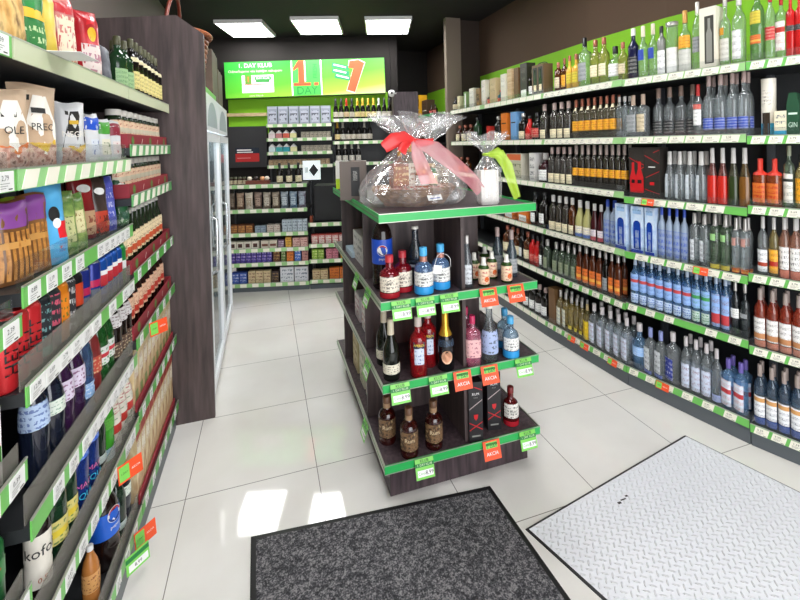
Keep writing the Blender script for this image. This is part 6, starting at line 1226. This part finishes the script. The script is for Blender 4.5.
o = obj('shredded_paper', b, None, hp, 0, 'red and cream shredded paper filling the hamper tray', 'paper', kind='stuff')
zt = ZT+.089
HB = bottle_meshes('wine_bottle', 'wine', .19, .03, P('rose_wine', '8a4a2a', .12), GOLD, .80, [(.15, .45, ccr)], 14)
for me, x, y, rz, lb, cat, tl in ((bottle_meshes('wine_bottle', 'wine', .22, .034, glass('9a8a50', .6, .05, 'b0a068'), GOLD, .80, [(.15, .45, ccr)], 14), .0, .05, .1, 'pale wine bottle in the middle of the wrapped hamper', 'bottle', 0), (HB, -.06, .04, 0, 'brown wine bottle in the wrapped hamper', 'bottle', .06),
                              (bottle_meshes('jam_jar', 'jar', .09, .034, P('olive_jar', '5a6a34', .2), P('green_lid', '4a7a54', .4), .82, [(.1, .7, ccr)], 14), .085, -.035, 0, 'green lidded jar in the wrapped hamper', 'jar', 0), (bottle_meshes('jam_jar', 'jar', .085, .034, P('amber_jar', 'a85a1a', .2), GOLD, .82, [(.1, .7, cwh)], 14), .02, -.08, .2, 'amber jar at the front of the wrapped hamper', 'jar', 0),
                              (box_meshes('sweets_box', .10, .05, .12, C('8a4a30'), pr_('a0603a', 'e8c890')), -.085, -.04, .4, 'reddish brown sweets box in the wrapped hamper', 'box', -.1), (box_meshes('sweets_box', .085, .045, .11, C('c8a878'), pr_('d8bc90', '6a3a1a')), .10, .06, -.3, 'beige sweets box in the wrapped hamper', 'box', 0), (box_meshes('sweets_box', .08, .03, .12, C('d8d0c0'), pr_('e0d8c8', '8a5a3a')), -.035, -.045, .1, 'cream sweets box in the wrapped hamper', 'box', -.12)):
    put(me, (hp.x+x, hp.y+y, zt+.004), rz+FC, lb, cat)
cw = wrapper([(.222, .004, .06), (.246, .03, .09), (.244, .075, .10), (.222, .12, .11), (.19, .165, .12), (.15, .21, .13), (.11, .25, .15), (.065, .295, .16), (.022, .33, .12), (.05, .355, .22), (.10, .39, .30), (.145, .425, .34), (.17, .455, .36)], 66, 5, .05, 1.12, .9)
cl = obj('cellophane_wrap', cw, None, (hp.x, hp.y, ZT), 0, 'clear cellophane wrap gathered over the big gift hamper', 'wrap')
b = ribbon_strip([(-.17, -.05, .325), (-.12, -.06, .36), (-.06, -.05, .372), (0, -.035, .355)], [.03, .04, .035, .014], RB_); obj('bow_loop', b, cl).location = (0, 0, -.03)
b = ribbon_strip([(0, -.035, .355), (.03, -.06, .345), (.10, -.05, .352)], [.014, .02, .016], RB_); obj('bow_loop', b, cl).location = (0, 0, -.03)
b = ribbon_strip([(-.03, -.04, .35), (-.07, -.075, .33), (-.09, -.09, .30)], [.012, .022, .026], RB_); obj('ribbon_tail', b, cl).location = (0, 0, -.03)
b = ribbon_strip([(.0, -.04, .352), (.06, -.13, .32), (.14, -.20, .24), (.22, -.235, .16), (.27, -.23, .10)], [.02, .045, .04, .035, .03], TUL); obj('tulle_tail', b, cl).location = (0, 0, -.03)
b = ribbon_strip([(0, -.04, .35), (-.02, -.15, .27), (.0, -.23, .15)], [.02, .04, .045], TUL); obj('tulle_tail', b, cl).location = (0, 0, -.03)
obj('ribbon_knot', MB().tube([(.03*math.cos(a*PI/6), .03*math.sin(a*PI/6), .328) for a in range(12)], .01, RB_, 6, True), cl)
# a second wrapped gift behind it
h2 = Vector((1.02, 2.56, ZT))
gb2 = obj('gift_box', box_meshes('gift_box', .18, .14, .16, C('b8a890'), pr_('c8baa0', '6a4a3a'))[0][1], None, h2, .3, 'beige gift box inside the second cellophane wrap', 'box')
obj('cellophane_wrap', wrapper([(.16, .004, .05), (.18, .08, .06), (.165, .17, .08), (.10, .26, .10), (.03, .325, .12), (.03, .34, .12), (.08, .39, .28), (.14, .44, .34), (.17, .48, .36)], 54, 9, .05), None, h2, 0, 'clear cellophane wrap around the gift behind the hamper', 'wrap')
# dark gift box with window, white carton, lime box
t = top(354, 199); put(box_meshes('gift_box', .15, .10, .22, P('taupe_box', '6a5f58', .5), [(.42, .75, .1, .85, BLACK), (.5, .66, .5, .75, C('d8d8d4'))]), t, FC, 'taupe gift box with dark window beside the hamper', 'box')
t = top(341, 190); put(box_meshes('notice_box', .09, .06, .20, P('white_box4', 'e4e2dc', .45), [(.0, 1, 0, .36, P('lime_print', 'b8d820', .4))]), Vector((t.x+.03, t.y+.1, t.z)), FC, 'white box with lime green foot at the island back corner', 'box')
# white gift bag in cellophane with a lime ribbon
w3 = top(488, 204); 
b = MB(); n = 12; v = []
for j in range(n+1):
    z = .17*j/n; s = .5+.5*min(1, (j/n)*3+.75)
    v += [(x*s, y*s, z) for x, y in ((-.045, -.032), (.045, -.032), (.045, .032), (-.045, .032))]
b.add(v, [(4*j+k, 4*j+(k+1) % 4, 4*j+4+(k+1) % 4, 4*j+4+k) for j in range(n) for k in range(4)]+[(3, 2, 1, 0), tuple(4*n+k for k in range(4))], P('white_paper_bag', 'ece6e2', .55))
obj('gift_bag', b, None, w3, FC+.1, 'small white paper gift bag inside lime tied cellophane', 'bag')
cl = obj('cellophane_wrap', wrapper([(.055, .003, .03), (.068, .04, .04), (.07, .11, .04), (.06, .18, .06), (.03, .225, .1), (.014, .25, .1), (.035, .285, .25), (.07, .32, .34), (.10, .355, .38)], 48, 12, .03, 1, 1), None, w3, 0, 'clear cellophane around the white gift bag tied with lime ribbon', 'wrap')
obj('ribbon_knot', MB().tube([(.017*math.cos(a*PI/5), .017*math.sin(a*PI/5), .25) for a in range(10)], .008, LIM, 6, True), cl)
b = ribbon_strip([(.0, -.02, .25), (.04, -.05, .25), (.075, -.065, .19), (.10, -.07, .10), (.125, -.07, .03)], [.012, .03, .032, .026, .02], LIM); obj('ribbon_tail', b, cl)
b = ribbon_strip([(.0, -.02, .25), (.03, -.045, .265), (.06, -.05, .24)], [.012, .022, .018], LIM); obj('bow_loop', b, cl)

# ================================================================== DOOR MATS
def matmesh(c, hgt, rim, top_m, rim_m, nx=1):
    """c: four corners anticlockwise."""
    c = [Vector(q) for q in c]; mid = sum(c, Vector((0, 0)))/4
    inn = [q+(mid-q).normalized()*rim*1.4 for q in c]
    b = MB(); b.add([(q.x, q.y, .001) for q in c]+[(q.x, q.y, hgt*.6) for q in c]+[(q.x, q.y, hgt) for q in inn], [(3, 2, 1, 0)]+[(i, (i+1) % 4, 4+(i+1) % 4, 4+i) for i in range(4)]+[(4+i, 4+(i+1) % 4, 8+(i+1) % 4, 8+i) for i in range(4)], rim_m)
    return b, inn
RUB = P('black_rubber', '151517', .5)
cs = [Vector(atZ(*q).xy) for q in ((251, 600), (570, 600), (490, 487), (251, 538))]
dv = (cs[1]-cs[2]).normalized()
cs = [cs[3]+Vector((.02, -1.15)), cs[2]+dv*1.05, cs[2], cs[3]]
b, inn = matmesh(cs, .009, .022, None, RUB); o = obj('door_mat', b, label='dark grey speckled door mat with black rubber border', cat='mat')
def pile():
    m, t, b_, out = nt('mat_pile'); b_.inputs['Roughness'].default_value = .95; tc = node(t, 'TexCoord'); nz = node(t, 'TexNoise', Scale=170.0, Detail=2.0); n2 = node(t, 'TexNoise', Scale=60.0, Detail=2.0); ad = node(t, 'MixRGB'); ad.inputs[0].default_value = .4
    t.links.new(tc.outputs['Object'], nz.inputs[0]); t.links.new(tc.outputs['Object'], n2.inputs[0]); t.links.new(nz.outputs[0], ad.inputs[1]); t.links.new(n2.outputs[0], ad.inputs[2])
    r = ramp(t, [(.38, '232326'), (.5, '4b4a4e'), (.62, '8a8788')]); t.links.new(ad.outputs[0], r.inputs[0]); t.links.new(r.outputs[0], b_.inputs['Base Color']); bp = node(t, 'Bump', Strength=.6); t.links.new(nz.outputs[0], bp.inputs['Height']); t.links.new(bp.outputs[0], b_.inputs['Normal']); return m
obj('carpet_pile', MB().add([(q.x, q.y, .0095) for q in inn], [(0, 1, 2, 3)], pile()), o)
wc = [Vector(atZ(*q).xy) for q in ((525.5, 530), (685, 436), (800, 493))]
u = (wc[0]-wc[1]); v_ = (wc[2]-wc[1]).normalized()
cs = [wc[0]+v_*1.3, wc[1]+v_*1.3, wc[1], wc[0]]
b, inn = matmesh(cs, .007, .010, None, RUB); o = obj('door_mat', b, label='pale grey metal look door mat with raised diamond tread pattern', cat='mat')
def tread():
    """Diamond plate: short raised bars, alternating along two directions."""
    m, t, b_, out = nt('diamond_plate'); b_.inputs['Roughness'].default_value = .38; pass
    tc = node(t, 'TexCoord'); mp = node(t, 'Mapping'); ux = u.normalized(); mp.inputs['Rotation'].default_value = (0, 0, -math.atan2(ux.y, ux.x)+PI/4); mp.inputs['Scale'].default_value = (38, 38, 38); t.links.new(tc.outputs['Object'], mp.inputs[0])
    sx = node(t, 'SeparateXYZ'); t.links.new(mp.outputs[0], sx.inputs[0])
    def M_(op, a, b=None):
        n = node(t, 'Math', operation=op)
        for i, q in enumerate((a, b)):
            if q is None: continue
            if isinstance(q, (int, float)): n.inputs[i].default_value = q
            else: t.links.new(q, n.inputs[i])
        return n.outputs[0]
    X, Y = sx.outputs['X'], sx.outputs['Y']
    par = M_('MODULO', M_('ADD', M_('FLOOR', X), M_('FLOOR', Y)), 2.0); par = M_('ABSOLUTE', par)
    fx, fy = M_('SUBTRACT', M_('FRACT', X), .5), M_('SUBTRACT', M_('FRACT', Y), .5)
    e1 = M_('ADD', M_('POWER', M_('MULTIPLY', M_('ABSOLUTE', fx), 2.1), 2.0), M_('POWER', M_('MULTIPLY', M_('ABSOLUTE', fy), 7.5), 2.0))
    e2 = M_('ADD', M_('POWER', M_('MULTIPLY', M_('ABSOLUTE', fy), 2.1), 2.0), M_('POWER', M_('MULTIPLY', M_('ABSOLUTE', fx), 7.5), 2.0))
    mx = node(t, 'MixRGB'); t.links.new(par, mx.inputs[0]); t.links.new(e1, mx.inputs[1]); t.links.new(e2, mx.inputs[2])
    hgt = node(t, 'MapRange'); hgt.inputs['From Min'].default_value = .3; hgt.inputs['From Max'].default_value = 1.0; hgt.inputs['To Min'].default_value = 1; hgt.inputs['To Max'].default_value = 0; t.links.new(mx.outputs[0], hgt.inputs['Value'])
    bp = node(t, 'Bump', Strength=1.0, Distance=.006); t.links.new(hgt.outputs[0], bp.inputs['Height']); t.links.new(bp.outputs[0], b_.inputs['Normal'])
    c = ramp(t, [(0, 'e6e7ec'), (1, 'f2f2f5')]); t.links.new(hgt.outputs[0], c.inputs[0]); t.links.new(c.outputs[0], b_.inputs['Base Color']); return m
obj('tread_plate', MB().add([(q.x, q.y, .0074) for q in inn], [(0, 1, 2, 3)], tread()), o)
q = atZ(624, 500, .0078); b = MB()
for k, (dx, dy, w_, h_) in enumerate(((-.03, -.005, .018, .010), (.0, .004, .03, .006), (.028, .014, .014, .008))): b.box(q.x+dx-w_/2, q.x+dx+w_/2, q.y+dy-h_/2, q.y+dy+h_/2, .0075, .0078, INK)
obj('stamped_mark', b, o)
